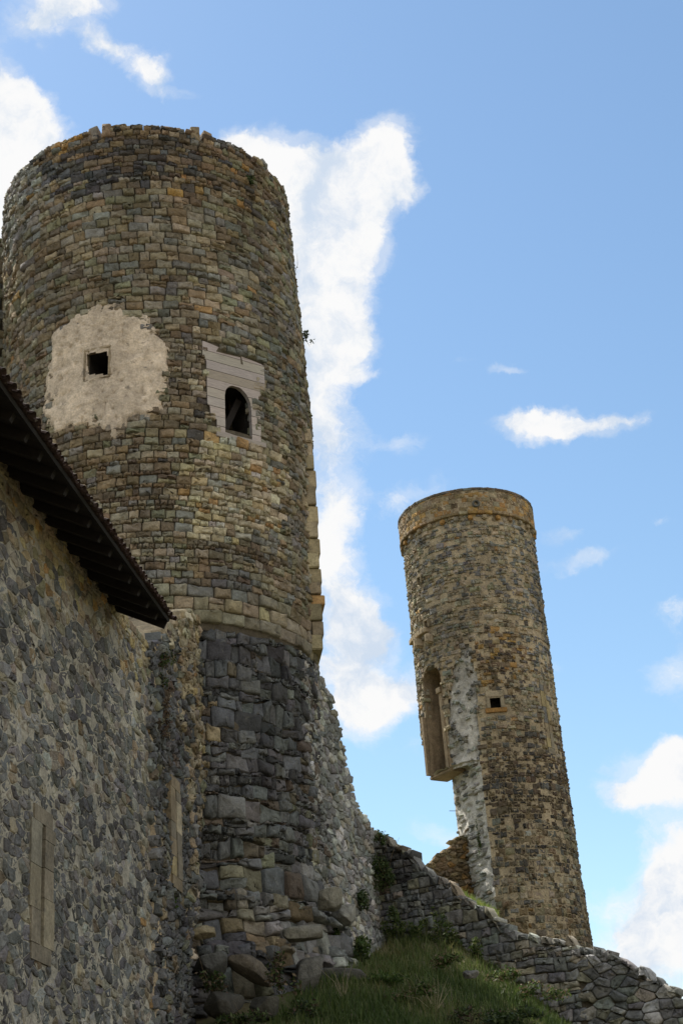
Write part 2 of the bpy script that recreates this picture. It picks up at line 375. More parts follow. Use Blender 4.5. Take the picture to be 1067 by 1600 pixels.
def pick(n, w):
    k = list(w); p = np.array([w[q] for q in k], float); p /= p.sum(); idx = RS.choice(len(k), n, p=p)
    m0 = (np.array([PAL[q] for q in k])*p[:, None]).sum(0); c = np.array([PAL[q] for q in k])[idx]; c = c*(1-FLAT)+m0*FLAT; c = .96*c*np.array([.97, 1.0, 1.03])*RS.uniform(.78, 1.25, (n, 1))*RS.uniform(.95, 1.05, (n, 3)); return c
def zoned(default, zones):
    """zones: list of (test(px,py,u,v)->prob, weights)"""
    def f(u, v, px, py, sz):
        c = pick(len(u), default)
        for test, w in zones:
            p = test(px, py, u, v); m = RS.rand(len(u)) < p; k = int(m.sum())
            if k: c[m] = pick(k, w)
        return c
    return f
def ell(cx, cy, rx, ry, s=1.0):
    return lambda px, py, u, v: np.clip(1.6-1.2*np.hypot((px-cx)/rx, (py-cy)/ry), 0, 1)*s
def cylmap(C, azc, Rf, shf=None):
    e = rgt(azc); g = AZ(azc)
    def f(u, v, w):
        th = u/5.0; r = Rf(th, v)+w
        sh = 0 if shf is None else shf(v)
        P = np.zeros((len(u), 3)); P[:] = C
        return P+(r*np.sin(th)+sh)[:, None]*e-(r*np.cos(th))[:, None]*g+np.stack([np.zeros_like(v), np.zeros_like(v), v], 1)
    return f
def planemap(P0, t, n):
    P0 = np.array([P0[0], P0[1], 0.0])
    return lambda u, v, w: P0+np.outer(u, t)+np.outer(w, n)+np.stack([np.zeros_like(v), np.zeros_like(v), v], 1)
def px2plane(pts, P0, t, n):
    out = []; P0 = np.array([P0[0], P0[1], 0.0])
    for x, y in pts:
        d = ray(x, y); k = ((P0-CAM)@n)/(d@n); P = CAM+d*k; out.append(((P-P0)@t, P[2]))
    return out
def boxmesh(name, boxes, M4=None):
    """boxes: list of (centre, ex, ey, ez half-vectors)"""
    V = []; Fq = []; 
    for c, a, b, d in boxes:
        o = len(V)
        for sx_ in (-1, 1):
            for sy_ in (-1, 1):
                for sz_ in (-1, 1): V.append(np.array(c)+sx_*np.array(a)+sy_*np.array(b)+sz_*np.array(d))
        Fq += [[o, o+1, o+3, o+2], [o+4, o+6, o+7, o+5], [o, o+4, o+5, o+1], [o+2, o+3, o+7, o+6], [o, o+2, o+6, o+4], [o+1, o+5, o+7, o+3]]
    V = np.array(V); me = rawmesh(name, V, Fq, None, np.full((len(V), 3), 1.0), smooth=False); return me
def bevel_me(me, w=.02, seg=2, rough=0.0, sub=0):
    bm = bmesh.new(); bm.from_mesh(me); bmesh.ops.recalc_face_normals(bm, faces=bm.faces)
    if sub: bmesh.ops.subdivide_edges(bm, edges=bm.edges[:], cuts=sub, use_grid_fill=True)
    else: bmesh.ops.bevel(bm, geom=bm.edges[:], offset=w, segments=seg, affect='EDGES')
    if rough:
        for v in bm.verts: v.co += Vector(RS.normal(0, rough, 3))
    bm.to_mesh(me); bm.free(); return me
def setcol(me, c):
    ca = me.color_attributes.get('Col') or me.color_attributes.new('Col', 'FLOAT_COLOR', 'POINT')
    ca.data.foreach_set('color', np.tile(np.array([*c, 1], np.float32), len(me.vertices)))
UPV = np.array([0, 0, 1.0])

# ================================================================== GROUND
TP = [(0,8,0),(-40,8,0),(40,8,0),(-90,14,0),(90,14,0),(0,16,.5),(-20,16,.4),(20,16,.4),(0,22,1.9),(-12,22,1.6),(10,22,1.4),(-30,24,1),(30,24,1),
      (-1.5,28,3.9),(-1.5,31,5.1),(-4,31,5.1),(-4,34,6.3),(-7,33,5.6),(-1.4,34,6.15),(-1.4,38,7.55),(.24,41,8.1),(.24,44,8.9),(2,42.3,8.7),(3.2,42,8.35),(3.2,36,6.3),(5,41.5,7.35),(5,36,5.7),(6.3,41,6.35),(6.3,36,5.1),
      (4,29,3.8),(8,40.5,5.2),(8,35,3.6),(11,39.5,3.9),(11,34,2.6),(11,28,1.8),(16,32,2),(1,50,10.8),(2.4,57,13.0),(3.6,56,12.3),(4.6,57,11.6),(4.8,60,11.7),(6.5,60,10.3),(8.5,60,8.4),(11,60,6),(-3,55,11),(-8,45,9.5),(-16,42,9.5),(-20,30,3.5),(-24,45,7),
      (5,66,11.5),(20,50,2),(5,90,6),(-15,80,8),(25,80,1),(0,110,1),(-40,60,3),(-60,30,0),(60,40,0),(180,20,0),(150,40,0),(-150,40,0),(180,80,0),(100,90,0),(-100,90,0)]
_tp = np.array([[D*math.sin(R_(a)), D*math.cos(R_(a)), z] for a, D, z in TP])
def _k(r2): return .5*r2*np.log(r2+1e-9)
_n = len(_tp); _A = np.zeros((_n+3, _n+3)); _d2 = ((_tp[:, None, :2]-_tp[None, :, :2])**2).sum(-1); _A[:_n, :_n] = _k(_d2)+np.eye(_n)*.5
_A[:_n, _n] = 1; _A[:_n, _n+1:] = _tp[:, :2]; _A[_n, :_n] = 1; _A[_n+1:, :_n] = _tp[:, :2].T
_w = np.linalg.solve(_A, np.concatenate([_tp[:, 2], [0, 0, 0]]))
def terr(x, y):
    x = np.asarray(x, float).ravel(); y = np.asarray(y, float).ravel()
    d2 = (x[:, None]-_tp[:, 0])**2+(y[:, None]-_tp[:, 1])**2
    z = _k(d2)@_w[:_n]+_w[_n]+_w[_n+1]*x+_w[_n+2]*y
    D = np.hypot(x, y); m = np.clip((105-D)/35, 0, 1); m = m*m*(3-2*m)
    return z*m+.12*(fbm(x*.8, y*.8, 3)-.5)*np.clip((D-14)/10, 0, 1)
g = np.linspace(-1, 1, 301); gx = 34*g+3600*g**9; gy = 34*g+3600*g**9+34
GX, GY = np.meshgrid(gx, gy, indexing='ij'); GZ = terr(GX, GY); V = np.stack([GX.ravel(), GY.ravel(), GZ], 1)
i, j = np.meshgrid(np.arange(300), np.arange(300), indexing='ij'); i = i.ravel(); j = j.ravel()
me = rawmesh('ground', V, np.stack([i*301+j, (i+1)*301+j, (i+1)*301+j+1, i*301+j+1], 1))
tag(obj('ground', me, M_ground), kind='structure')

# ================================================================== MAIN TOWER
TC = np.array([-5.525, 38.653, 0.0]); TAZ = -8.135
def tR(th, v):
    R = np.where(v > 15.6, 4.5, 4.47)
    R = R+np.interp(v, [4, 6.5, 8, 9.6, 12], [1.3, .85, .35, .05, 0])
    return R+.035*(fbm(th*3, v*.5, 4)-.5)*2
def tsh(v): return np.interp(v, [10, 15.6, 21, 23.5, 26, 30, 32], [-.1, -.02, .16, .27, .2, .03, 0])
tmap = cylmap(TC, TAZ, tR, tsh)
def txy(x, y):
    """photo point -> (u, v) on the tower's face"""
    u, v = 0.0, 20.0
    az, el = azel(x, y)
    for _ in range(30):
        R = 4.5; s = math.tan(az-R_(TAZ)); D = 39.05
        off = float(tsh(np.array(v))); lat = s*(D-R*math.cos(u))-off; u = math.asin(max(-1, min(1, lat/R)))
        P = tmap(np.array([u*5]), np.array([v]), np.array([0.]))[0]; v = 1.6+math.hypot(P[0], P[1])*math.tan(el)
    return u*5, v
ROOT_T = empty('round_tower', (TC[0], TC[1], 6), 'massive round stone tower with boarded arched opening and pale render patch', 'tower')
plaster_px = [(73,640),(76,575),(84,525),(108,503),(150,480),(170,472),(200,482),(232,498),(250,520),(266,536),(268,585),(262,618),(240,650),(205,662),(180,676),(150,664),(120,672),(95,676),(80,672)]
panel_px = [(316.5,532),(413,571),(414,597),(414,607),(408,607),(408,619),(404,620),(405,635),(408,660),(408,696),(375,686),(340,674),(339,655),(330,650),(329,634),(325,631),(323,562),(317,559)]
swin_px = [(139,556),(171,552),(170,588),(140,588)]
fr_px = [(130,546),(178,543),(178,596),(132,596)]
plaster_uv = [txy(*p) for p in plaster_px]; panel_uv = [txy(*p) for p in panel_px]; swin_uv = [txy(*p) for p in swin_px]; fr_uv = [txy(*p) for p in fr_px]
pm = np.mean(panel_uv, 0)
panel_in = [((p[0]-pm[0])*.8+pm[0], (p[1]-pm[1])*.85+pm[1]) for p in panel_uv]
panel_uv_b = [((p[0]-pm[0])*.88+pm[0]-.10, (p[1]-pm[1])*.98+pm[1]) for p in panel_uv]
swin_b = [((p[0]-np.mean(swin_uv, 0)[0])*1.1+np.mean(swin_uv, 0)[0], (p[1]-np.mean(swin_uv, 0)[1])*1.1+np.mean(swin_uv, 0)[1]) for p in swin_uv]
pmn = np.mean(plaster_uv, 0); plaster_in = [((p[0]-pmn[0])*.86+pmn[0], (p[1]-pmn[1])*.86+pmn[1]) for p in plaster_uv]
rim = [txy(*p) for p in [(12,287),(54,233),(97,204),(146,194),(230,191),(292,197),(365,223),(414,258),(439,292)]]
def rimtop(u): return 31.38+.22*(vn(u*1.1, 0, 8)-.5)
tophole = [txy(157, 222)[0], txy(315, 205)[0]]
def tskip(u, v):
    s = inpoly(u, v, panel_uv_b) | inpoly(u, v, fr_uv) | inpoly(u, v, plaster_in)
    s |= v > rimtop(u)+.12
    for h in tophole: s |= (np.abs(u-h) < .09) & (v > 31.1)
    return s
def tskip_back(u, v): return inpoly(u, v, panel_in) | inpoly(u, v, swin_b)
HALF = 5*R_(128)
def hup(v):
    if v < 16.4: return (.32, .38)
    if v < 17.6: return (.16, .25)
    if 17.6 <= v < 20.5: return (.12, .24)
    if 20.5 <= v < 24: return (.16, .27)
    if v > 29: return (.14, .23)
    return (.2, .28)
cells_up = coursed(-HALF, HALF, 15.62, 32.2, hup, (1.1, 2.5), .035, .12, .12)
long_row = [c for c in cells_up if np.mean([q[1] for q in c]) < 16.4]
st = lambda a: (lambda px, py, u, v: a(px, py))
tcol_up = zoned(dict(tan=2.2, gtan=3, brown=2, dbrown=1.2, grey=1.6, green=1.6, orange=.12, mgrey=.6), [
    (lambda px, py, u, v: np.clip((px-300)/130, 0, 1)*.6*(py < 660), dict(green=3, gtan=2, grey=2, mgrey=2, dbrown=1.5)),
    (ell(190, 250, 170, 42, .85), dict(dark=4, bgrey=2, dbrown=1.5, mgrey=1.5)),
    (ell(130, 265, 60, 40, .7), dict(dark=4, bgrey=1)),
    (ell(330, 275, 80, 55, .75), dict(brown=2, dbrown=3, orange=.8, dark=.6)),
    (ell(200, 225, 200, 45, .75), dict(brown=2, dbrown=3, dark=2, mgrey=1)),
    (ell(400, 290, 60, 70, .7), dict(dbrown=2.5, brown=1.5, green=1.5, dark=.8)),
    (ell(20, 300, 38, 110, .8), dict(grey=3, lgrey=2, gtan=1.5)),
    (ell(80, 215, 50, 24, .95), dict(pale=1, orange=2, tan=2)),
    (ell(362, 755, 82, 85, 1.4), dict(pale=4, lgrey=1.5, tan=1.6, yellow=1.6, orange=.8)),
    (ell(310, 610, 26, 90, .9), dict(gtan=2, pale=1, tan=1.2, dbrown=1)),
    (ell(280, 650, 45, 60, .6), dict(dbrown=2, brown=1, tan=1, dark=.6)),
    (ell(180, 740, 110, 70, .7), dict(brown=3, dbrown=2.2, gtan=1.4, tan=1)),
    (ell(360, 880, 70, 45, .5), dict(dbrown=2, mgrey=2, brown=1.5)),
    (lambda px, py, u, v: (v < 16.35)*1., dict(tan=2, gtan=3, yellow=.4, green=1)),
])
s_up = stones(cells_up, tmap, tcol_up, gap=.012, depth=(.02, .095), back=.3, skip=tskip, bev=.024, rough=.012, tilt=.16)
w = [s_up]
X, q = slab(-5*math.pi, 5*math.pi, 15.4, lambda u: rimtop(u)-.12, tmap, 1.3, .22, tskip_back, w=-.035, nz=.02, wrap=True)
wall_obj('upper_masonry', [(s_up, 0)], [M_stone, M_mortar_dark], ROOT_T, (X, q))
# rim stones
rc = []
u = -HALF
while u < HALF:
    wd = random.uniform(.35, .75); h = random.uniform(.05, .2); b0 = float(rimtop(np.array(u)))
    if not any(u-.06 < hh < u+wd+.06 for hh in tophole):
        rc.append([(u, b0), (u+wd-.02, b0), (u+wd-.02-random.uniform(0, .1), b0+h), (u+random.uniform(0, .1), b0+h*random.uniform(.7, 1))])
    u += wd
for hh in tophole:
    rc.append([(hh-.42, 31.12), (hh-.08, 31.12), (hh-.09, 31.68), (hh-.4, 31.62)]); rc.append([(hh+.05, 31.12), (hh+.4, 31.12), (hh+.38, 31.62), (hh+.08, 31.68)])
s = stones(rc, tmap, zoned(dict(tan=1, brown=2, dark=2, mgrey=2, gtan=1), [(ell(80, 215, 55, 26, 1), dict(pale=1, orange=1.4, tan=1)), (ell(25, 265, 40, 50, 1), dict(lgrey=2, grey=1, gtan=1))]), gap=.01, depth=(0, .1), back=.5, bev=.03)
wall_obj('rim_stones', [(s, 0)], [M_stone], ROOT_T)
# lower section
def vz(v): return v
cl = coursed(-HALF, HALF, 8.7, 15.5, lambda v: (.15, .40), (.8, 2.2), .2, .26, .36, .16)+coursed(-HALF, HALF, 7.4, 8.7, lambda v: (.22, .48), (.8, 2.0), .24, .25, .4, .18)+coursed(-HALF, HALF, 4.2, 7.4, lambda v: (.2, .52), (.8, 1.9), .3, .3, .5, .2)
tcol_lo = zoned(dict(dark=3, bgrey=3.2, mgrey=2.4, grey=.8, dbrown=.8), [
    (lambda px, py, u, v: np.clip((py-1180)/120, 0, 1)*.75, dict(mgrey=3, grey=2.2, dbrown=1.2, bgrey=2, green=1, dark=1)),
    (lambda px, py, u, v: np.clip((py-1360)/60, 0, 1)*.6, dict(grey=2, mgrey=2.5, gtan=.6, bgrey=1.5, dark=1.5, brown=.4)),
    (ell(515, 1440, 90, 70, .75), dict(lgrey=1.5, grey=2.5, gtan=1)),
    (ell(420, 1450, 60, 40, .6), dict(brown=1, gtan=2, grey=1)),
    (ell(320, 1090, 25, 200, .25), dict(orange=.5, tan=1, grey=1))])
lo_parts = []
for k, (a, dp, bv) in enumerate([(.011, (.02, .10), .03), (.012, (.0, .15), .035), (.016, (.0, .30), .05)]):
    zs = [(12, 16), (8.7, 12), (4, 8.7)][k]
    cc = [c for c in cl if zs[0] <= np.mean([q[1] for q in c]) < zs[1]]
    lo_parts.append((stones(cc, tmap, tcol_lo, gap=a, depth=dp, back=.35, bev=bv, rough=.016, tilt=.22, skip=lambda u, v: v > 15.66), 0))
wall_obj('lower_masonry', lo_parts, [M_basalt, M_mortar_dark], ROOT_T, slab(-5*math.pi, 5*math.pi, 3.5, 15.55, tmap, 1.3, .3, w=-.05, nz=.04, wrap=True))
# plaster patch
pu = [p[0] for p in plaster_uv]; pv = [p[1] for p in plaster_uv]
gu = np.arange(min(pu)-.3, max(pu)+.3, .05); gv = np.arange(min(pv)-.3, max(pv)+.3, .05)
GU, GV = np.meshgrid(gu, gv, indexing='ij')
def sdist(U_, V_, P):
    d = np.full(U_.shape, 1e9)
    for k in range(len(P)):
        a = np.array(P[k]); b = np.array(P[(k+1) % len(P)]); ab = b-a
        t = np.clip(((U_-a[0])*ab[0]+(V_-a[1])*ab[1])/(ab@ab), 0, 1); d = np.minimum(d, np.hypot(U_-a[0]-t*ab[0], V_-a[1]-t*ab[1]))
    return np.where(inpoly(U_, V_, P), d, -d)
ds = sdist(GU, GV, plaster_uv)+.30*(fbm(GU*3, GV*3, 6)-.5)*2+.12*(fbm(GU*11, GV*11, 16)-.5)*2
Wp = np.clip(.02+ds*.5, -.12, .10)+.035*(fbm(GU*2.2, GV*2.2, 1)-.5)*2+.022*(fbm(GU*8, GV*8, 12)-.5)*2
pit = vn(GU*8.3, GV*8.3, 33); Wp -= np.where(pit > .86, .05, 0); Wp -= .10*np.clip(fbm(GU*1.6, GV*1.6, 51)-.62, 0, 1)*3
X = tmap(GU.ravel(), GV.ravel(), Wp.ravel()); a, b = len(gu), len(gv)
i, j = np.meshgrid(np.arange(a-1), np.arange(b-1), indexing='ij')
okf = (ds[:-1, :-1] > -.3) & ~inpoly(GU[:-1, :-1]+.025, GV[:-1, :-1]+.025, swin_uv); i = i[okf]; j = j[okf]
obj('render_patch', rawmesh('render_patch', X, np.stack([i*b+j, (i+1)*b+j, (i+1)*b+j+1, i*b+j+1], 1)), M_plaster, ROOT_T)
# small window: frame + dark recess
def frame_and_recess(parent, mapf, uv, fw, depth, mat, proud=.06, name='window', sill=0, col=(.36, .3, .2), lintel=0.0, sillcol=None):
    us = [p[0] for p in uv]; vs = [p[1] for p in uv]; u0, u1, v0, v1 = min(us), max(us), min(vs), max(vs)
    def blk(a, b, c, d, w0, w1):
        P = mapf(np.array([a, b, a, b, a, b, a, b]), np.array([c, c, d, d, c, c, d, d]), np.array([w0]*4+[w1]*4)); return P
    Fb = [[0, 1, 3, 2], [4, 6, 7, 5], [0, 4, 5, 1], [2, 3, 7, 6], [0, 2, 6, 4], [1, 5, 7, 3]]
    V = []; Fq = []; cols_ = []
    e = .004
    for bb in [(u0-fw, u0, v0, v1), (u1, u1+fw, v0, v1), (u0-fw-lintel, u1+fw+lintel, v1+e, v1+fw*1.1), (u0-fw-sill, u1+fw+sill, v0-fw*.8, v0-e)]:
        o = len(V); pr = proud+(.05 if sill and bb[3] < v0 else 0); cols_.append(np.array(col)*RS.uniform(.8, 1.15) if not (sillcol and bb[3] < v0) else np.array(sillcol)); V += list(blk(*bb, -.1, pr)); Fq += [[o+q for q in f] for f in Fb]
    me = rawmesh('window_frame', np.array(V), Fq, smooth=False); setcol(me, col)
    bevel_me(me, .02, 2, .004)
    ca = me.color_attributes['Col']; nv4 = len(me.vertices)//4
    arr = np.ones((len(me.vertices), 4), np.float32); co = np.array([v.co[:] for v in me.vertices]); cs4 = [np.array(V[q*8:q*8+8]).mean(0) for q in range(4)]
    ext = [np.array(V[q*8:q*8+8]) for q in range(4)]; dd4 = np.stack([np.maximum(np.maximum(x_.min(0)-co, co-x_.max(0)), 0).sum(1)+1e-3*np.linalg.norm(co-x_.mean(0), axis=1) for x_ in ext], 1); arr[:, :3] = np.array(cols_)[dd4.argmin(1)]; ca.data.foreach_set('color', arr.ravel())
    win = obj(name, me, mat, parent)
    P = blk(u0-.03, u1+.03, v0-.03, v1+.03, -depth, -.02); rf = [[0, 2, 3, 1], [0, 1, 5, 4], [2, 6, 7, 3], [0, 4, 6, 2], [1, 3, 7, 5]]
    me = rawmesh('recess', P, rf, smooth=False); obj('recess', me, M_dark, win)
    return win
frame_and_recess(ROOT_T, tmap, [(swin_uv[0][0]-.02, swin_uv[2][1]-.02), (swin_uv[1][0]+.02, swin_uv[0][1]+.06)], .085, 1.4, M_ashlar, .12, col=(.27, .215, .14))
# boarded panel
def tpt(x, y, w):
    u_, v_ = txy(x, y); return tmap(np.array([u_]), np.array([v_]), np.array([w]))[0]
_a, _b = tpt(320, 610, .02), tpt(409, 640, .02); pn_t = (_b-_a)*np.array([1, 1, 0]); pn_t /= np.linalg.norm(pn_t); pn_n = np.array([pn_t[1], -pn_t[0], 0]); pn_n = pn_n if pn_n@(CAM-_a) > 0 else -pn_n
pc = (_a+_b)/2+pn_n*.05
P2 = px2plane(panel_px, pc, pn_t, pn_n)
op_px = [(352.5,676),(352,640),(351.5,618),(353,609),(357,604),(364,602),(372,604),(380,610),(387,619),(391,628),(393,640),(394.5,689)]
O2 = px2plane(op_px, pc, pn_t, pn_n)
pmap = planemap(pc, pn_t, pn_n)
def isect(poly, z):
    xs = []
    for k in range(len(poly)):
        (x1, y1), (x2, y2) = poly[k], poly[(k+1) % len(poly)]
        if (y1 > z) != (y2 > z): xs.append(x1+(z-y1)*(x2-x1)/(y2-y1))
    return sorted(xs)
z0 = min(p[1] for p in P2); z1 = max(p[1] for p in P2); nb = 10; hb = (z1-z0)/nb
V = []; Fq = []; CO = []
for b_ in range(nb):
    ns = 6; shade = random.uniform(.8, 1.15); wv = random.uniform(-.006, .006); tint = np.array([1, random.uniform(.95, 1.02), random.uniform(.92, 1.02)])*shade
    if b_ == 6: tint *= np.array([.78, .74, .72])
    for s_ in range(ns):
        za = z0+b_*hb+.008+(hb-.016)*s_/ns; zb = z0+b_*hb+.008+(hb-.016)*(s_+1)/ns
        zc = z0+b_*hb+hb*.5
        oa = isect(P2, min(max(za, z0+.002), z1-.002)); ob = isect(P2, min(max(zb, z0+.002), z1-.002))
        if len(oa) < 2 or len(ob) < 2: continue
        ia = isect(O2, za); ib = isect(O2, zb)
        segs = []
        if len(ia) >= 2 and len(ib) >= 2: segs = [(oa[0], ia[0], ob[0], ib[0]), (ia[-1], oa[-1], ib[-1], ob[-1])]
        else: segs = [(oa[0], oa[-1], ob[0], ob[-1])]
        for l0, r0, l1, r1 in segs:
            P = pmap(np.array([l0, r0, l1, r1, l0, r0, l1, r1]), np.array([za, za, zb, zb]*2), np.array([-.04]*4+[wv]*4)); o = len(V)
            V += list(P); CO += [tint]*8; Fq += [[o+q for q in f] for f in [[4, 6, 7, 5], [0, 4, 5, 1], [2, 3, 7, 6], [0, 2, 6, 4], [1, 5, 7, 3]]]
obj('board_panel', rawmesh('board_panel', np.array(V), Fq, None, np.array(CO), smooth=False), M_board, ROOT_T)
# reveal of the arched opening, threshold board, interior
oo = O2; V = []; Fq = []
for k, (a, z) in enumerate(oo):
    V += list(pmap(np.array([a, a]), np.array([z, z]), np.array([.0, -.13])))
for k in range(len(oo)-1): Fq.append([2*k, 2*k+2, 2*k+3, 2*k+1])
fr = obj('opening_lining', rawmesh('opening_lining', np.array(V), Fq, None, np.full((len(V), 3), .75), smooth=False), M_board, ROOT_T)
lx = min(p[0] for p in P2); rx = max(p[0] for p in P2); zt = min(O2[0][1], O2[-1][1])
V = []; c0 = pmap(np.array([(lx+rx)/2+.12]), np.array([zt-.06]), np.array([0.]))[0]
me = boxmesh('threshold', [(c0, pn_t*((rx-lx)/2-.22), pn_n*.05, UPV*.075)]); bevel_me(me, .01, 1); setcol(me, (.8, .78, .76)); obj('threshold', me, M_board, ROOT_T)
cc = pmap(np.array([(lx+rx)/2]), np.array([(z0+z1)/2]), np.array([-.9]))[0]
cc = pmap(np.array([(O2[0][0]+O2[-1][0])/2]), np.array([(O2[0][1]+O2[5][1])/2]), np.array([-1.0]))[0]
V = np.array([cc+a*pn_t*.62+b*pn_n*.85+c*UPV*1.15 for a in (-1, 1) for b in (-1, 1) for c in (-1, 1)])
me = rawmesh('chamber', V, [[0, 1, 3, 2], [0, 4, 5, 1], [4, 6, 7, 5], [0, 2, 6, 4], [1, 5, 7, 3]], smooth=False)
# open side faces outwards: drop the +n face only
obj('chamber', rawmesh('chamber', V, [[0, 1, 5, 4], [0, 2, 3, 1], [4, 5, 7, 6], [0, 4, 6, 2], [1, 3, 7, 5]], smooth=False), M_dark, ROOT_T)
b0 = pmap(np.array([O2[0][0]+.1, O2[-1][0]-.1]), np.array([zt+.1, zt+1.5]), np.array([-.5, -.5]))
bd = b0[1]-b0[0]; bl = np.linalg.norm(bd); bn = np.cross(bd/bl, pn_n)
me = boxmesh('brace', [((b0[0]+b0[1])/2, bd/2, bn*.09, pn_n*.07)]); setcol(me, (1, 1, 1)); obj('brace', me, M_oldwood, ROOT_T)
# toothed quoins on the right limb: the torn end of a vanished wall
qz = [1045,1022,1000,975,960,942,920,898,874,850,824,796,770,748,728,708]
qx = [495,497,494,499,493,494,490,492,488,489,485,486,482,480,478,477]
wdir = AZ(13.9)
bxs = []
prev = None
for k in range(len(qz)-1):
    az, _ = azel(qx[k], (qz[k]+qz[k+1])/2); D = 39.2
    zb_ = hit(qx[k], qz[k], D)[2]; zt_ = hit(qx[k], qz[k+1], D)[2]
    off = math.tan(az-R_(TAZ))*39.1   # lateral offset of the outer face
    e = rgt(TAZ); gdir = AZ(TAZ)
    inner = 4.30 if k % 2 else 4.22; c = TC+e*((off+inner)/2)+gdir*(-.72 if k % 2 else -.8)+UPV*((zb_+zt_)/2)
    me = boxmesh('quoin', [(c, e*((off-inner)/2), gdir*.85, UPV*((zt_-zb_)/2-.006))]); bevel_me(me, .02, 2, .005)
    setcol(me, np.array(PAL['pale'])*random.uniform(.5, .85)*np.array([1, random.uniform(.93, 1), random.uniform(.85, .95)]) if k not in (3,) else np.array([.34, .21, .09])); obj('quoin', me, M_ashlar, ROOT_T)

# ================================================================== HOUSE WALL (left) 
HA = 6.695; ht = AZ(HA); hn = rgt(HA); HP = -hn*7.83
hmap = planemap(HP, ht, hn)
def hpx(pts): return px2plane(pts, HP, ht, hn)
S_SEAM = hpx([(235, 1300)])[0][0]
ROOT_H = empty('stone_house', (*(HP+ht*22)[:2], 0), 'long low stone building with dark overhanging tiled eave and mortared basalt wall, at left', 'house')
sl1 = hpx([(65, 1288), (66, 1480)]); slc = [(sl1[0][0]-.0, sl1[1][1]), (sl1[0][0], sl1[0][1])]
ss0 = sl1[0][0]
asl = hpx([(46, 1380), (82, 1380)]); sw1 = (asl[1][0]-asl[0][0])/2-.06; ss0 = (asl[0][0]+asl[1][0])/2
def hskip(u, v): return (np.abs(u-ss0) < sw1+.02) & (v > sl1[1][1]-.25) & (v < sl1[0][1]+.3)
hc = voro(13.0, S_SEAM+.1, -.5, 12.75, .27, .165, .85, .16)
hcol = zoned(dict(dark=1.6, bgrey=3, mgrey=2.6, grey=3, gtan=2.4, tan=.6, lgrey=.8, brown=.2), [
    (lambda px, py, u, v: np.clip((v-11.6+.8*(vn(u*.6, v*.6, 2)-.5))/.7, 0, 1)*.72, dict(yellow=2, tan=3, orange=.7, gtan=2, green=1)),
    (lambda px, py, u, v: np.clip((u-S_SEAM+.9)/.5, 0, 1)*.5, dict(tan=1.5, gtan=2, orange=.3, grey=1))])
s = stones(hc, hmap, hcol, gap=.012, depth=(-.004, .03), back=.12, skip=hskip, bev=.016, rough=.008, tilt=.05, keep=.95)
s2 = stones(coursed(13.0, S_SEAM+.1, 12.7, 13.2, lambda v: (.16, .24), (1.2, 2.6), .02, 0), hmap, zoned(dict(yellow=2, tan=3, orange=.6, gtan=2), []), gap=.02, depth=(0, .04), back=.15)
def hole1(u, v): return (np.abs(u-ss0) < .07) & (v > sl1[1][1]) & (v < sl1[0][1])
hb1 = slab(12.5, S_SEAM, -1, 13.2, hmap, .9, .14, lambda u, v: (np.abs(u-ss0) < .2) & (v > sl1[1][1]) & (v < sl1[0][1]), w=.0, nz=.008)
hw = wall_obj('wall', [(s, 0), (s2, 0)], [M_basalt, M_mortar], ROOT_H, hb1)
# slit window in dressed surround
def slit(parent, mapf, uc, v0, v1, wid, sw, cols, name='arrow_slit', wv=.05, tip=.25):
    Fb = [[0, 1, 3, 2], [4, 6, 7, 5], [0, 4, 5, 1], [2, 3, 7, 6], [0, 2, 6, 4], [1, 5, 7, 3]]
    V = []; Fq = []; Cc = []
    def blk(a, b, c, d, w0, w1, col):
        o = len(V); V.extend(mapf(np.array([a, b]*4), np.array([c, c, d, d]*2), np.array([w0]*4+[w1]*4))); Fq.extend([[o+q for q in f] for f in Fb]); Cc.extend([col]*8)
    for sd_ in (-1, 1):
        z = v0
        while z < v1-.02:
            h = min(random.uniform(.35, .75), v1-z); h = v1-z if v1-z-h < .2 else h
            wd = sw*random.uniform(.85, 1.05); a = uc+sd_*wid/2; b = uc+sd_*(wid/2+wd)
            blk(min(a, b), max(a, b), z+.005, z+h-.005, -.35, .03+random.uniform(0, .012), np.array(random.choice(cols))*random.uniform(.85, 1.1)); z += h
    blk(uc-sw*.9, uc+sw*.9, v1+.003, v1+tip, -.35, .035, np.array(cols[0])); blk(uc-sw*.95, uc+sw*.95, v0-tip, v0-.003, -.35, .035, np.array(cols[0])*.9)
    me = rawmesh(name, np.array(V), Fq, None, np.array(Cc)*.78, smooth=False)
    o = obj(name, me, M_ashlar, parent)
    P = mapf(np.array([uc-wid/2-.01, uc+wid/2+.01]*4), np.array([v0, v0, v1, v1]*2), np.array([-.34]*4+[-.33]*4))
    obj('recess', rawmesh('recess', P, Fb, smooth=False), M_mortar, o); return o
slit(ROOT_H, hmap, ss0, sl1[1][1], sl1[0][1], .16, sw1, [PAL['gtan'], (.28, .24, .17), (.26, .24, .18), (.22, .21, .17), (.27, .235, .16)])
# other walls of the house
me = boxmesh('gable_wall', [(HP-hn*4.6+ht*(S_SEAM-.55)+UPV*6.2, ht*.42, hn*3.6, UPV*6.1), (HP-hn*8.5+ht*20+UPV*6, ht*8.6, hn*.4, UPV*6.5)]); setcol(me, PAL['gtan']); obj('rear_wall', me, M_stone, ROOT_H)
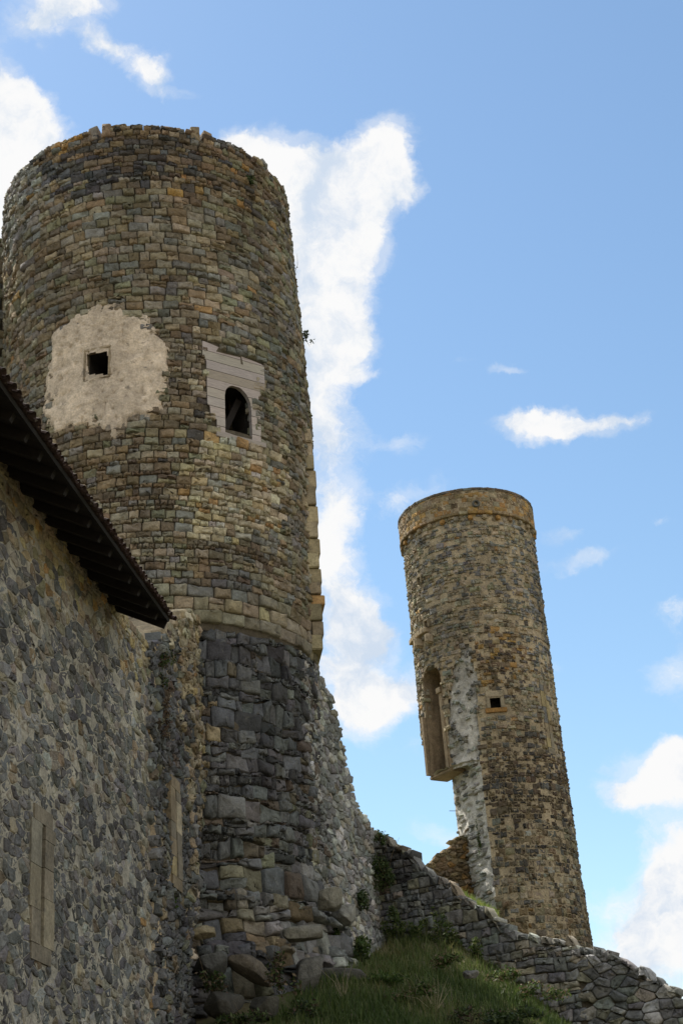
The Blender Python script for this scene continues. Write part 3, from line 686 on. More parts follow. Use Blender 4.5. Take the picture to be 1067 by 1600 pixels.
# roof: boards, rafters, tiles
o_e, z_e = 1.1, 12.68; S0r, S1r = 9.0, 26.46; pitch = R_(27); sd_in = -hn*math.cos(pitch)+UPV*math.sin(pitch)
nup = np.cross(ht, sd_in); nup = nup if nup[2] > 0 else -nup
E0 = HP+hn*o_e+UPV*z_e
def rp(s, d, h): return E0+ht*s+sd_in*d+nup*h   # along, up the slope, above the boards
LEN = 9.6
me = boxmesh('soffit_boards', [(rp(s+.09, LEN/2, -.012), ht*.086, sd_in*LEN/2, nup*.012) for s in np.arange(S0r, S1r-.1, .18)]); setcol(me, (.9, .9, .9))
roof = obj('roof', me, M_oldwood, ROOT_H)
for s_ in np.arange(S0r+.3, S1r, .62):
    me = boxmesh('rafter', [(rp(s_, LEN/2+.05, -.10), ht*.055, sd_in*(LEN/2-.02), nup*.073)]); setcol(me, (.7, .7, .7)); obj('rafter', me, M_oldwood, roof)
me = boxmesh('fascia', [(rp((S0r+S1r)/2, -.02, -.0), ht*(S1r-S0r)/2, sd_in*.018, nup*.03), (rp(S1r+.02, LEN/2, -.07), ht*.02, sd_in*LEN/2, nup*.11)]); setcol(me, (.6, .6, .6)); obj('fascia', me, M_oldwood, roof)
V = []; Fq = []; Cc = []
for s_ in np.arange(S0r, S1r+.02, .21):
    for cov in (0, 1):
        for d0 in np.arange(0, 3.0, .36):
            o = len(V); js = random.uniform(-.015, .015); jd = random.uniform(-.05, .04) if d0 < .1 else 0; ra = .085
            for q in (0, 1):
                for a in range(6):
                    t_ = math.pi*a/5; r_ = ra*(1.0 if q == 0 else .85)
                    hh = (.05+math.sin(t_)*r_*.8) if cov else (.075-math.sin(t_)*r_*.8)
                    V.append(rp(s_+js+(.105 if cov else 0)+math.cos(t_)*r_, d0-.09+jd+q*.42, hh+(.03 if q == 0 else 0)+.012))
            Fq += [[o+a, o+a+1, o+6+a+1, o+6+a] for a in range(5)]
obj('tiles', rawmesh('tiles', np.array(V), Fq, smooth=False), M_tile, roof)
me = boxmesh('tile_bed', [(rp((S0r+S1r)/2, LEN/2+.02, .03), ht*((S1r-S0r)/2-.02), sd_in*(LEN/2-.03), nup*.022)]); setcol(me, (1, 1, 1)); obj('tile_bed', me, M_tile, roof)

# ================================================================== OLD WALL SECTION beyond the house
ROOT_O = empty('old_wall', (*(HP+ht*31)[:2], 5), 'rough old basalt wall stub with broken crumbling top between the house and the big tower', 'wall')
tp = hpx([(236, 1012), (248, 990), (262, 972), (275, 962), (292, 957), (300, 962)]); tu = [p[0] for p in tp]; tv = [p[1] for p in tp]
otop = lambda u: np.interp(u, tu, tv)
re_ = hpx([(296, 1620), (301, 1480), (308, 1360), (316, 1230), (313, 1130), (309, 1050), (305, 965)]); rz = [p[1] for p in re_]; ru = [p[0] for p in re_]
oright = lambda v: np.interp(v, rz, ru)
sl2 = hpx([(266, 1235), (272, 1375)]); s2c = sl2[0][0]
def oskip(u, v): return (v > otop(u)+.02) | (u > oright(v)-.05+.25*(vn(v*2.5, 0, 4)-.5)) | ((np.abs(u-s2c) < .5) & (v > sl2[1][1]-.2) & (v < sl2[0][1]+.2))
omap0 = planemap(HP+hn*.06, ht, hn)
def omap(u, v, w): return omap0(u, v, w+.22*(fbm(u*.8, v*.8, 21)-.45))
oc = voro(S_SEAM-.05, 36, -1, 15.8, .30, .2, .85, .12)
ocol = zoned(dict(mgrey=3, bgrey=3, dark=2, grey=1.5, green=.6, dbrown=.8, brown=.3), [
    (lambda px, py, u, v: np.clip((1180+(px-290)*4-py)/160, 0, 1)*np.clip((px-262)/25, 0, 1)*.9, dict(tan=3, yellow=1.2, brown=1.5, gtan=2, orange=.5)),
    (ell(285, 975, 32, 28, 1), dict(pale=2, tan=1, gtan=1)), (ell(305, 1200, 12, 260, .5), dict(tan=2, gtan=2, pale=.4))])
s = stones(oc, omap, ocol, gap=.010, depth=(-.02, .085), back=.3, skip=oskip, bev=.02, rough=.018, tilt=.25)
wall_obj('wall', [(s, 0)], [M_stone, M_mortar_t2], ROOT_O, slab(S_SEAM, 34, -1, lambda u: otop(u)-.06, omap, 1.2, .15, lambda u, v: (np.abs(u-s2c) < .15) & (v > sl2[1][1]) & (v < sl2[0][1]), w=-.02, nz=.04, right=lambda v: oright(v)-.06))
slit(ROOT_O, lambda u, v, w: omap0(u, v, w+.04), s2c, sl2[1][1], sl2[0][1], .10, .42, [PAL['tan'], PAL['pale'], PAL['yellow'], PAL['gtan']])

# ================================================================== CURTAIN WALL left behind the tower
cp0 = hit(30, 480, 40.5); cdir = AZ(72); cn = rgt(72); cmap = planemap(cp0-cdir*12, cdir, cn)
ROOT_C = empty('curtain_wall', (*(cp0-cdir*5)[:2], 8), 'dark ruined wall with a broken arch springing, far left edge behind the round tower', 'wall')
ctop = px2plane([(2, 372)], cp0-cdir*12, cdir, cn)[0][1]
ctf = lambda u: ctop-.15+.35*(vn(u*.9, 1, 3)-.5)
s = stones(coursed(0, 12.5, 8, ctop+.5, lambda v: (.25, .4), (1.1, 2.4), .05, .1), cmap, zoned(dict(dbrown=2, mgrey=2, gtan=1.5, green=1.5, brown=1), []), gap=.02, depth=(.02, .12), back=.4, skip=lambda u, v: v > ctf(u)+.05)
wall_obj('wall', [(s, 0)], [M_stone, M_mortar_dark], ROOT_C, slab(0, 12.6, 7, lambda u: ctf(u)-.1, cmap, 1.2, .4, w=-.04))
# arch springer
Vb = []
for k in range(7):
    t_ = R_(10+k*13); 
    cpt = cp0-cdir*.9+UPV*(px2plane([(5, 470)], cp0-cdir*12, cdir, cn)[0][1]-1.4)
    c = cpt+(-cdir*math.cos(t_)+UPV*math.sin(t_))*1.3+cn*.25+cdir*.9
    Vb.append((c, (-cdir*math.sin(t_)-UPV*math.cos(t_))*.14, (-cdir*math.cos(t_)+UPV*math.sin(t_))*.22, cn*.3))
me = boxmesh('arch', Vb); bevel_me(me, .03, 2, .008); setcol(me, (.24, .2, .09)); obj('arch', me, M_stone, ROOT_C)

# ================================================================== PALE SIDE WALL
pd = AZ(13.86); pnn = rgt(13.86); az0 = -2.15; D0 = 37.0
PP0 = AZ(az0)*D0; pwm0 = planemap(PP0, pd, pnn)
def ppx(pts): return px2plane(pts, PP0, pd, pnn)
tpp = ppx([(487, 1035), (500, 1055), (510, 1078), (517, 1095), (527, 1130), (536, 1172), (546, 1215), (556, 1255), (566, 1278), (578, 1292), (590, 1300)])
ptop = lambda u: np.interp(u, [p[0] for p in tpp], [p[1] for p in tpp])
def pwm(u, v, w): return pwm0(u, v, w+np.clip((9.6-v)*.12, 0, .6)+.08*(fbm(u*.7, v*.7, 5)-.5))
UE = ppx([(588, 1400)])[0][0]
ROOT_P = empty('side_wall', (*(PP0+pd*3)[:2], 8), 'pale grey rubble wall with a steeply falling top, seen at a slant right of the big tower', 'wall')
pcells = voro(.12, UE+.4, 5.5, 16, .36, .20, .7, .14)
_pz = zoned(dict(lgrey=1.6, grey=4, mgrey=2, gtan=1.4, bgrey=.6), [(ell(540, 1450, 40, 60, .5), dict(lgrey=2, gtan=1))])
s = stones(pcells, pwm, lambda *a: _pz(*a)*1.25, gap=.009, depth=(.01, .075), back=.4, skip=lambda u, v: v > ptop(u)+.05, bev=.024, rough=.012, tilt=.16)
wall_obj('wall', [(s, 0)], [M_stone, M_mortar_dark], ROOT_P, slab(.15, UE+.5, 4.5, lambda u: ptop(u)-.1, pwm, 1.1, .2, w=-.05))

# ================================================================== STEPPED TERRACE WALL
A_ = AZ(.15)*43.4; B_ = AZ(11.1)*40.0; sdv = (B_-A_)/np.linalg.norm(B_-A_); sn = np.array([sdv[1], -sdv[0], 0]); sn = sn if sn[1] < 0 else -sn
def spx(pts): return px2plane(pts, A_, sdv, sn)
stp = [(570,1305),(590,1306),(600,1310),(622,1320),(632,1330),(640,1334),(646,1345),(655,1350),(660,1358),(672,1362),(676,1372),(692,1377),(700,1376),(712,1392),(727,1406),(735,1412),(752,1415),(768,1424),(775,1438),(782,1450),(792,1460),(806,1463),(812,1458),(838,1462),(842,1468),(860,1468),(870,1464),(885,1470),(890,1478),(920,1484),(940,1490),(965,1492),(975,1502),(995,1512),(1002,1522),(1025,1526),(1035,1540),(1067,1548),(1100,1560),(1200,1590)]
sp = spx(stp); su = [p[0] for p in sp]; sv = [p[1] for p in sp]
stop_ = lambda u: np.interp(u, su, sv)
smap0 = planemap(A_, sdv, sn)
def smap(u, v, w): return smap0(u, v, w+.1*(fbm(u*.5, v*.5, 9)-.5)+np.clip((8-v)*.05, -.1, .3))
ROOT_S = empty('terrace_wall', (*(A_+sdv*8)[:2], 6), 'dry-stone retaining wall stepping down to the right below the slender tower', 'wall')
UM = 6.0; SE = 15.5
c1 = coursed(-.3, UM+.4, 3.5, 13.6, lambda v: (.14, .30), (1.0, 2.3), .10, .22, .25, .1)
c2 = voro(UM, SE, 1.5, 10.5, .37, .235, .85, .14)
scol = zoned(dict(grey=3, mgrey=3, gtan=1.6, green=1, bgrey=1.2, lgrey=.25), [
    (lambda px, py, u, v: np.clip((stop_(u)-v < .4)*1., 0, 1)*np.clip((px-700)/100, 0, 1)*.8, dict(lgrey=2, grey=2, gtan=1)),
    (lambda px, py, u, v: np.clip((px-900)/100, 0, 1)*.5, dict(lgrey=1, grey=3, mgrey=1)),
    (ell(600, 1350, 34, 50, .7), dict(dark=2, dbrown=1, mgrey=2))])
sk = lambda u, v: v > stop_(u)-.04
s1 = stones(c1, smap, lambda *a: scol(*a)*1.15, gap=.010, depth=(.0, .09), back=.5, skip=lambda u, v: sk(u, v) | (u > UM-.05), bev=.026, rough=.014, tilt=.16)
s2_ = stones(c2, smap, lambda *a: scol(*a)*1.08, gap=.011, depth=(.0, .11), back=.5, skip=lambda u, v: sk(u, v) | (u < UM-.05), bev=.03, rough=.014, tilt=.2)
_sc = scol; scol = lambda u, v, px, py, sz: _sc(u, v, px, py, sz)*1.05
cap = []; u = 0.
while u < SE:
    wd = random.uniform(.25, .5); t0 = float(stop_(u)); t1 = float(stop_(u+wd)); b = min(t0, t1)-.12; h = random.uniform(.06, .2)
    cap.append([(u, t0-.14), (u+wd-.02, t1-.14), (u+wd-random.uniform(.03, .12), t1+h*random.uniform(.5, 1)-.05), (u+wd*.5, (t0+t1)/2+h-.05), (u+random.uniform(.02, .1), t0+h*random.uniform(.5, 1)-.05)]); u += wd*random.uniform(.9, 1.1)
s3 = stones(cap, smap, zoned(dict(lgrey=1.5, grey=3, gtan=1.5, tan=.5), [(ell(600, 1320, 40, 30, .5), dict(pale=1, mgrey=1, dark=1))]), gap=.008, depth=(.0, .1), back=.4, bev=.03, rough=.02, tilt=.2)
wall_obj('wall', [(s1, 0), (s2_, 0)], [M_stone, M_mortar_dark], ROOT_S, slab(-.3, SE, 1, lambda u: stop_(u)-.22, smap, 1.0, .2, w=-.06))
wall_obj('coping', [(s3, 0)], [M_stone], ROOT_S)

# ================================================================== SLENDER TOWER
A2 = 5.265; C2 = AZ(A2)*63.3; R2 = 3.02; e2 = rgt(A2); g2 = AZ(A2)
def r2f(th, v): return R2+.03*(fbm(th*3, v*.6, 14)-.5)*2+np.interp(v, [8, 11, 15], [.16, .1, 0])
m2 = cylmap(C2, A2, r2f)
def xy2(x, y, R=R2):
    az, el = azel(x, y); th = 0.
    for _ in range(25): th = math.asin(max(-1, min(1, math.tan(az-R_(A2))*(63.3-R*math.cos(th))/R)))
    P = m2(np.array([th*5]), np.array([20.]), np.array([R-R2]))[0]; return th*5, 1.6+math.hypot(P[0], P[1])*math.tan(el)
ROOT_2 = empty('slender_tower', (C2[0], C2[1], 10.5), 'tall slender round stone tower with overhanging top band, its left side torn open', 'tower')
uA = 5*math.asin(-.182)                        # right edge of the torn face
zN0 = xy2(690, 1203)[1]; zN1 = xy2(682, 1035)[1]
uB = 5*R_(-142)
uN0, uN1 = 5*R_(-63), 5*R_(-38)                 # niche
scar_px = [(733,1003),(745,1060),(746,1110),(752,1205),(752,1225),(705,1225),(702,1205),(700,1130),(702,1075),(711,1035),(722,1010)]
scar = [xy2(*p) for p in scar_px]
uS0 = min(p[0] for p in scar)
swp = [xy2(765, 1090), (xy2(782, 1106))]; w2u = [xy2(765.5, 1100)[0], xy2(782, 1100)[0]]; w2v = [xy2(773, 1106)[1], xy2(773, 1089)[1]]
asl2 = [xy2(851, 1072), xy2(857, 1168)]; a2c = (asl2[0][0]+asl2[1][0])/2
spout = xy2(743, 788, 3.15)
def niche_in(u, v, g=0):
    um = (uN0+uN1)/2; hw_ = (uN1-uN0)/2+g; vs = zN1-hw_*.6
    return (np.abs(u-um) < hw_) & (v > zN0-.3-g) & ((v < vs) | ((u-um)**2/hw_**2+((v-vs)/(hw_*.6))**2 < 1))
def skip2(u, v):
    s = (v < 21.4+.25*(u+5.2)) & (u < uN0-.02) & (u > uB)
    s |= (v < zN0) & ((u < uA+.04*0+.12*(vn(v*2, 0, 3)-.5)) & (u > uB))
    s |= inpoly(u, v, scar) | niche_in(u, v, .12)
    s |= (u > w2u[0]-.45) & (u < w2u[1]+.5) & (v > w2v[0]-.28) & (v < w2v[1]+.35)
    s |= (np.abs(u-a2c) < .5) & (v > asl2[1][1]-.1) & (v < asl2[0][1]+.1)
    return s
def skip2b(u, v): return ((v < 21.3) & (u < uN0-.02) & (u > uB)) | ((v < zN0) & (u < uA) & (u > uB)) | niche_in(u, v, 0) | inpoly(u, v, scar) | ((u > w2u[0]) & (u < w2u[1]) & (v > w2v[0]) & (v < w2v[1]))
zb2 = 8.6; zt2 = xy2(745, 808)[1]
H2 = 5*math.pi
cA = [c for c in coursed(-H2, H2-.3, 18.0, zt2+.1, lambda v: (.10, .24), (1.3, 3.6), .05, .2, .15)]
cB = coursed(-H2, H2-.3, zb2, 18.0, lambda v: (.13, .3), (.9, 2.4), .08, .18, .4, .16)
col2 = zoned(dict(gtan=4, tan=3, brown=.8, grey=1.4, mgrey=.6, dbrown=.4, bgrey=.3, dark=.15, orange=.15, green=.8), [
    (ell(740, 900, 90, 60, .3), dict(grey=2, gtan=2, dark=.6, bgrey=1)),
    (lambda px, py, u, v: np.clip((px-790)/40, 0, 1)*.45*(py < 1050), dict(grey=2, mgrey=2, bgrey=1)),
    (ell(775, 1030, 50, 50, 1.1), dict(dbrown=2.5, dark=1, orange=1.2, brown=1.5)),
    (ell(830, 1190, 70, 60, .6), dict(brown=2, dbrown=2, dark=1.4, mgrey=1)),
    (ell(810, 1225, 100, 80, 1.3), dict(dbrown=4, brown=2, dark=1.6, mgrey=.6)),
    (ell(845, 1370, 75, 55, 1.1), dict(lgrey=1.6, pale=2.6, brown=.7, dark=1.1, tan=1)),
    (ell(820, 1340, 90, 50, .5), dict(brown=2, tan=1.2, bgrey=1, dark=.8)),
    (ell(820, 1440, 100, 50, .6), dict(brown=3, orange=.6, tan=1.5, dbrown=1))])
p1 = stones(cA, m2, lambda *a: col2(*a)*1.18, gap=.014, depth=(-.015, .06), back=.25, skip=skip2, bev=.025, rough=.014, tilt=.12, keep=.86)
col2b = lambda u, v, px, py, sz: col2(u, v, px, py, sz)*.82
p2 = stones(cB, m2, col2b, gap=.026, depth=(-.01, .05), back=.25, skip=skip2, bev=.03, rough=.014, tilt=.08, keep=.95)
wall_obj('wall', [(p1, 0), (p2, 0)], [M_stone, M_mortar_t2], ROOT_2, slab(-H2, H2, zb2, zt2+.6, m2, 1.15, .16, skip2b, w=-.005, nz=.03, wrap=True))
# torn faces: bilinear rubble surface from the outer to the inner edge
def torn(name, fA, fB, v0, v1, n=70, m=14, seed=0, amp=.16, bulge=.0):
    tt = np.linspace(0, 1, m+1); vv = np.linspace(v0, v1, n+1); T, Vv = np.meshgrid(tt, vv, indexing='ij'); T = T.ravel(); Vv = Vv.ravel()
    A = fA(Vv); B = fB(Vv); P = A*(1-T)[:, None]+B*T[:, None]
    d = (B-A); d /= np.linalg.norm(d, axis=1)[:, None]; nn = np.stack([d[:, 1], -d[:, 0], np.zeros(len(d))], 1)
    sgn = np.sign((nn*(CAM-P)).sum(1)).mean(); nn *= 1 if sgn > 0 else -1
    k = np.minimum(1, np.minimum(T, 1-T)*6+.25)
    P = P+nn*((amp*(fbm(T*4.2, Vv*1.9, seed)-.5)*2+.1*(fbm(T*11, Vv*6, seed+5)-.5)*2)*k+bulge*np.sin(T*math.pi))[:, None]
    P[:, 2] += .05*(vn(T*7, Vv*4, seed+9)-.5)
    i, j = np.meshgrid(np.arange(m), np.arange(n), indexing='ij'); i = i.ravel(); j = j.ravel()
    return P, np.stack([i*(n+1)+j, (i+1)*(n+1)+j, (i+1)*(n+1)+j+1, i*(n+1)+j+1], 1), nn
def edge(u, r): return lambda v: m2(np.full_like(v, u)+.10*(fbm(v*1.3, v*0, 5)-.5), v, np.full_like(v, r))
uI = 5*math.asin(-.66*1.0)   # where the inner end of the torn face shows
inner = C2+e2*(-.645*R2)-g2*.35
def fIn(v):
    P = np.zeros((len(v), 3)); P[:] = inner; P += e2*(.16*(fbm(v*.9, v*0+2, 8)-.5))[:, None]+e2*np.interp(v, [10, 14, 18.4], [-.02, -.0, .06])[:, None]; P[:, 2] = v; return P
X1, q1, nn1 = torn('a', edge(uA, .0), fIn, zb2+.3, zN0+.05, n=150, m=24, seed=2, bulge=.15)
# rubble stones bedded in the torn face
def tornmap(u, v, w):
    A = edge(uA, .0)(v); B = fIn(v); t_ = np.clip(u, 0, 1); P = A*(1-t_)[:, None]+B*t_[:, None]; d = B-A; d /= np.linalg.norm(d, axis=1)[:, None]
    nn = np.stack([d[:, 1], -d[:, 0], np.zeros(len(d))], 1); nn *= np.sign((nn*(CAM-P)).sum(1)).mean()
    return P+nn*(w+.15*np.sin(t_*math.pi)+.16*(fbm(t_*4.2, v*1.9, 2)-.5)*2*np.minimum(1, np.minimum(t_, 1-t_)*6+.25))[:, None]
def torn_stones(mp, v0, v1, keep, lo=.04, hi=.97):
    cs = voro(lo, hi, v0, v1, .12, .13, .9, .1)
    P = np.array([resample(c, NR) for c in cs]); C = P.mean(1); ok = (RS.rand(len(P)) < keep) & (C[:, 0] < hi); P = P[ok]; C = C[ok]; n = len(P)
    rel = P-C[:, None]; U = []; Vv = []; Wd = []
    d = RS.uniform(-.02, .13, n)[:, None]*np.ones((1, NR))
    for k_, (sc, ww) in enumerate([(.9, -.3), (.85, 0), (.62, 1), (.3, 1.05)]):
        A = C[:, None]+rel*sc*(1+RS.normal(0, .07, (n, NR))[..., None]); U.append(A[..., 0]); Vv.append(A[..., 1]); Wd.append(np.full((n, NR), -.25) if k_ == 0 else d*(.4 if k_ == 1 else ww)+RS.normal(0, .012, (n, NR)))
    U.append(C[:, :1]); Vv.append(C[:, 1:]); Wd.append(d[:, :1]); U = np.concatenate(U, 1).ravel(); Vv = np.concatenate(Vv, 1).ravel(); Wd = np.concatenate(Wd, 1).ravel()
    X = mp(U, Vv, Wd); i = np.arange(NR); k = (i+1) % NR
    q = np.concatenate([np.stack([a*NR+i, a*NR+k, (a+1)*NR+k, (a+1)*NR+i], 1) for a in range(3)]); t = np.stack([3*NR+i, 3*NR+k, np.full(NR, 4*NR)], 1); off = (np.arange(n)*(4*NR+1))[:, None, None]
    return X, (q[None]+off).reshape(-1, 4), (t[None]+off).reshape(-1, 3), np.repeat(pick(n, dict(grey=2, mgrey=.5, lgrey=6, gtan=1.2, brown=.3, dark=.12)), 4*NR+1, 0)
ts = torn_stones(tornmap, zb2+.5, zN0, .4)
wall_obj('broken_core', [(ts, 0)], [M_stone, M_core], ROOT_2, (X1, q1))
# scar above, where the facing has fallen
su0, su1 = min(p[0] for p in scar)-.1, max(p[0] for p in scar)+.12; sv0, sv1 = zN0-.1, max(p[1] for p in scar)+.1
def scarmap(u, v, w): return m2(u, v, w-.12+.10*(fbm(u*1.8, v*1.8, 31)-.5)*2+.05*(fbm(u*6, v*5, 33)-.5)*2)
gu = np.linspace(su0, su1, 34); gv = np.linspace(sv0, sv1, 90); U_, V_ = np.meshgrid(gu, gv, indexing='ij')
dsc = sdist(U_, V_, scar); X = scarmap(U_.ravel(), V_.ravel(), np.clip(-dsc.ravel(), 0, 1)*.0)
i, j = np.meshgrid(np.arange(33), np.arange(89), indexing='ij'); okk = dsc[:-1, :-1] > -.16; i = i[okk]; j = j[okk]
sst = stones(voro(su0, su1, sv0, sv1, .3, .2, .9, .1), scarmap, zoned(dict(grey=1.6, lgrey=6, gtan=1.5, brown=.4, mgrey=.4), []), gap=.03, depth=(-.02, .12), back=.2, skip=lambda u, v: sdist(u, v, scar) < .0, rough=.02, tilt=.3, keep=.4)
wall_obj('scar', [(sst, 0)], [M_stone, M_core], ROOT_2, (X, np.stack([i*90+j, (i+1)*90+j, (i+1)*90+j+1, i*90+j+1], 1)))
# underside of the overhanging part + far torn end
def flat_sector(u0, u1, r0, r1, z, nn=40):
    uu = np.linspace(u0, u1, nn+1); A = m2(uu, np.full(nn+1, z), np.full(nn+1, r1)); A[:, 2] += .15*(fbm(uu*3, uu*0, 2)-.5); B = m2(uu, np.full(nn+1, z), np.full(nn+1, r0)); B[:, 2] += .15*(fbm(uu*3, uu*0, 6)-.5)
    i = np.arange(nn); return np.concatenate([A, B]), np.stack([i, i+1, nn+2+i, nn+1+i], 1)
Xu, qu = flat_sector(5*R_(-60), uA, -1.16, .02, zN0+.02)
X2, q2, _ = torn('b', edge(uB, .0), edge(uB, -1.15), zb2, zN0+.05, n=60, m=10, seed=8)
wall_obj('torn_edge', [(torn_stones(lambda u, v, w: m2(np.full_like(u, uB)+w, v, -1.15*u), zb2+.3, zN0-.1, .4), 0)], [M_stone, M_core], ROOT_2, [(Xu, qu), (X2, q2)])
# niche (arched recess seen from the side)
um = (uN0+uN1)/2; hwN = (uN1-uN0)/2; vsN = zN1-hwN*.6
prof = [(um-hwN, zN0-.02)]+[(um-hwN, v) for v in np.linspace(zN0+.5, vsN, 6)]+[(um-hwN*math.cos(t_), vsN+hwN*.6*math.sin(t_)) for t_ in np.linspace(.15, math.pi-.15, 14)]+[(um+hwN, v) for v in np.linspace(vsN, zN0-.02, 7)]
dN = 1.05
V = []; Fq = []; ms = 7
nth = um/5; nd = e2*math.sin(nth)-g2*math.cos(nth)
for (a, z) in prof:
    P = m2(np.array([a]), np.array([z]), np.array([.03]))[0]
    for k in range(ms+1): V.append(P-nd*dN*k/ms+np.array([0, 0, 0])+nd*0)
for k in range(len(prof)-1):
    for s_ in range(ms): Fq.append([k*(ms+1)+s_, (k+1)*(ms+1)+s_, (k+1)*(ms+1)+s_+1, k*(ms+1)+s_+1])
V = np.array(V); V += RS.normal(0, .008, V.shape)
nv_ = len(V)
bk = [k*(ms+1)+ms for k in range(len(prof))]; cen = V[bk].mean(0); V = np.vstack([V, cen]); tri = [[bk[k], bk[k+1], nv_] for k in range(len(bk)-1)]+[[bk[-1], bk[0], nv_]]
M_niche = stone_mat('niche_render', base=((.33, .255, .165), (.20, .15, .095)), bump=.5, lichen=.15)
nich = obj('niche', rawmesh('niche', V, Fq, tri, smooth=False), M_niche, ROOT_2)
# pilaster inside and sill slab beneath
tn = e2*math.cos(nth)+g2*math.sin(nth)
pb = m2(np.array([um]), np.array([zN0]), np.array([.0]))[0]
me = boxmesh('pilaster', [(pb-nd*.55+tn*.12+UPV*1.75, tn*.12, nd*.22, UPV*1.75), (pb-nd*.5+tn*.12+UPV*3.6, tn*.17, nd*.27, UPV*.12)]); bevel_me(me, .02, 1, .004); obj('pilaster', me, M_niche, nich)
me = boxmesh('sill', [(pb-nd*.62-UPV*.06-tn*.16, tn*(hwN-.28), nd*.48, UPV*.08)]); bevel_me(me, .04, 2, .01); obj('sill', me, M_niche, nich)
_jt = -(e2*math.cos(nth)+g2*math.sin(nth)); _jp = m2(np.array([um-hwN]), np.array([0.]), np.array([.03]))[0]
me = boxmesh('jamb', [(_jp*np.array([1, 1, 0])-nd*dN*.5+_jt*.09+UPV*(zN0+(21.45-zN0)/2), _jt*.07, nd*dN*.5, UPV*(21.45-zN0)/2)]); bevel_me(me, .01, 1, .004); obj('jamb', me, M_niche, nich)
# hood with two corbels above the niche
for px_, py_ in ((658, 1003), (674, 996)):
    u_, v_ = xy2(px_, py_); th = u_/5; n_ = e2*math.sin(th)-g2*math.cos(th); t_ = e2*math.cos(th)+g2*math.sin(th); P = m2(np.array([u_]), np.array([v_]), np.array([0.]))[0]
    me = boxmesh('corbel', [(P+n_*.12-UPV*.08, t_*.13, n_*.26, UPV*.22)]); bevel_me(me, .07, 3, .006); setcol(me, (.3, .24, .16)); obj('corbel', me, M_ashlar, ROOT_2)
hd = [xy2(652, 990), xy2(690, 972)]
uu = np.linspace(5*R_(-78), 5*R_(-46), 9); vbase = xy2(668, 985)[1]; bx = []
for a, b in zip(uu[:-1], uu[1:]):
    c_ = (a+b)/2; th = c_/5; n_ = e2*math.sin(th)-g2*math.cos(th); t_ = e2*math.cos(th)+g2*math.sin(th); P = m2(np.array([c_]), np.array([vbase]), np.array([0.]))[0]; bx.append((P+n_*.05+UPV*.0, t_*(b-a)*.31, n_*.17, UPV*.11))
me = boxmesh('hood', bx); bevel_me(me, .02, 1, .004); setcol(me, (.28, .22, .14)); obj('hood', me, M_ashlar, ROOT_2)
# crown band and its corbels
mb = cylmap(C2, A2, lambda th, v: 3.16+.015*(fbm(th*4, v, 3)-.5)+0*v)
zc0 = zt2+.12; zc1 = xy2(745, 763, 3.15)[1]
def skb(u, v): return (np.hypot(u-spout[0], v-spout[1]) < .2)
bc = coursed(-H2, H2-.3, zc0+.14, zc1-.1, lambda v: (.2, .27), (1.3, 3.0), .015, .05, .08)
s = stones(bc, mb, zoned(dict(tan=1.8, gtan=.4, orange=3, brown=2.6, dbrown=.8), [(ell(800, 800, 40, 50, .5), dict(dbrown=2, brown=2, orange=1))]), gap=.008, depth=(.0, .02), back=.25, skip=skb, bev=.018, rough=.008, tilt=.03)
cp = stones(coursed(-H2, H2-.2, zc1-.1, zc1-.08, lambda v: (.14, .14), (2.5, 5), .0, 0, .02), mb, zoned(dict(dbrown=2, mgrey=1, dark=1), []), gap=.003, depth=(.03, .04), back=1.0, bev=.015, rough=.004)
lw = stones(coursed(-H2, H2-.2, zc0, zc0+.02, lambda v: (.15, .15), (2.5, 5), .0, 0, .02), mb, zoned(dict(brown=2, orange=1, tan=1), []), gap=.003, depth=(.04, .05), back=.3, bev=.02, rough=.004)
wall_obj('crown_band', [(s, 0), (cp, 0), (lw, 0)], [M_stone, M_mortar_t2], ROOT_2, slab(-H2, H2, zc0+.04, zc1-.02, mb, 1.2, .2, w=-.0, nz=.008, wrap=True))
for k in range(30):
    th = -math.pi+2*math.pi*(k+.35)/30; n_ = e2*math.sin(th)-g2*math.cos(th); t_ = e2*math.cos(th)+g2*math.sin(th)
    P = C2+n_*(R2+.06)+UPV*(zc0-.15); bx = [(P, t_*.11, n_*.10, UPV*.11)]
    me = boxmesh('corbel', bx); bevel_me(me, .04, 2, .006); setcol(me, np.array(random.choice([PAL['tan'], PAL['brown'], PAL['gtan'], PAL['orange']]))*.9); obj('corbel', me, M_stone, ROOT_2)
# spout: round drain in a dark block
th = spout[0]/5; n_ = e2*math.sin(th)-g2*math.cos(th); t_ = e2*math.cos(th)+g2*math.sin(th); P = C2+n_*3.18+UPV*spout[1]
bm = bmesh.new()
for k in range(16):
    a = 2*math.pi*k/16
ring = []
for (r_, w_) in ((.10, -.25), (.10, .10), (.16, .12), (.18, .06), (.18, -.1)):
    ring.append([bm.verts.new(tuple(P+t_*r_*math.cos(2*math.pi*k/16)+UPV*r_*math.sin(2*math.pi*k/16)+n_*w_)) for k in range(16)])
for a, b in zip(ring[:-1], ring[1:]):
    for k in range(16): bm.faces.new([a[k], a[(k+1) % 16], b[(k+1) % 16], b[k]])
bm.faces.new(ring[0]); me = bpy.data.meshes.new('spout'); bm.to_mesh(me); bm.free(); setcol(me, (.09, .09, .08)); obj('spout', me, M_ashlar, ROOT_2)
# small window + slit
frame_and_recess(ROOT_2, m2, [(w2u[0], w2v[0]), (w2u[1], w2v[1])], .26, .6, M_ashlar, .05, sill=.12, col=(.3, .25, .17), sillcol=(.27, .15, .05))
slit(ROOT_2, lambda u, v, w: m2(u, v, w-.01), a2c, asl2[1][1], asl2[0][1], .07, .42, [PAL['gtan'], PAL['tan'], PAL['grey'], PAL['yellow']])
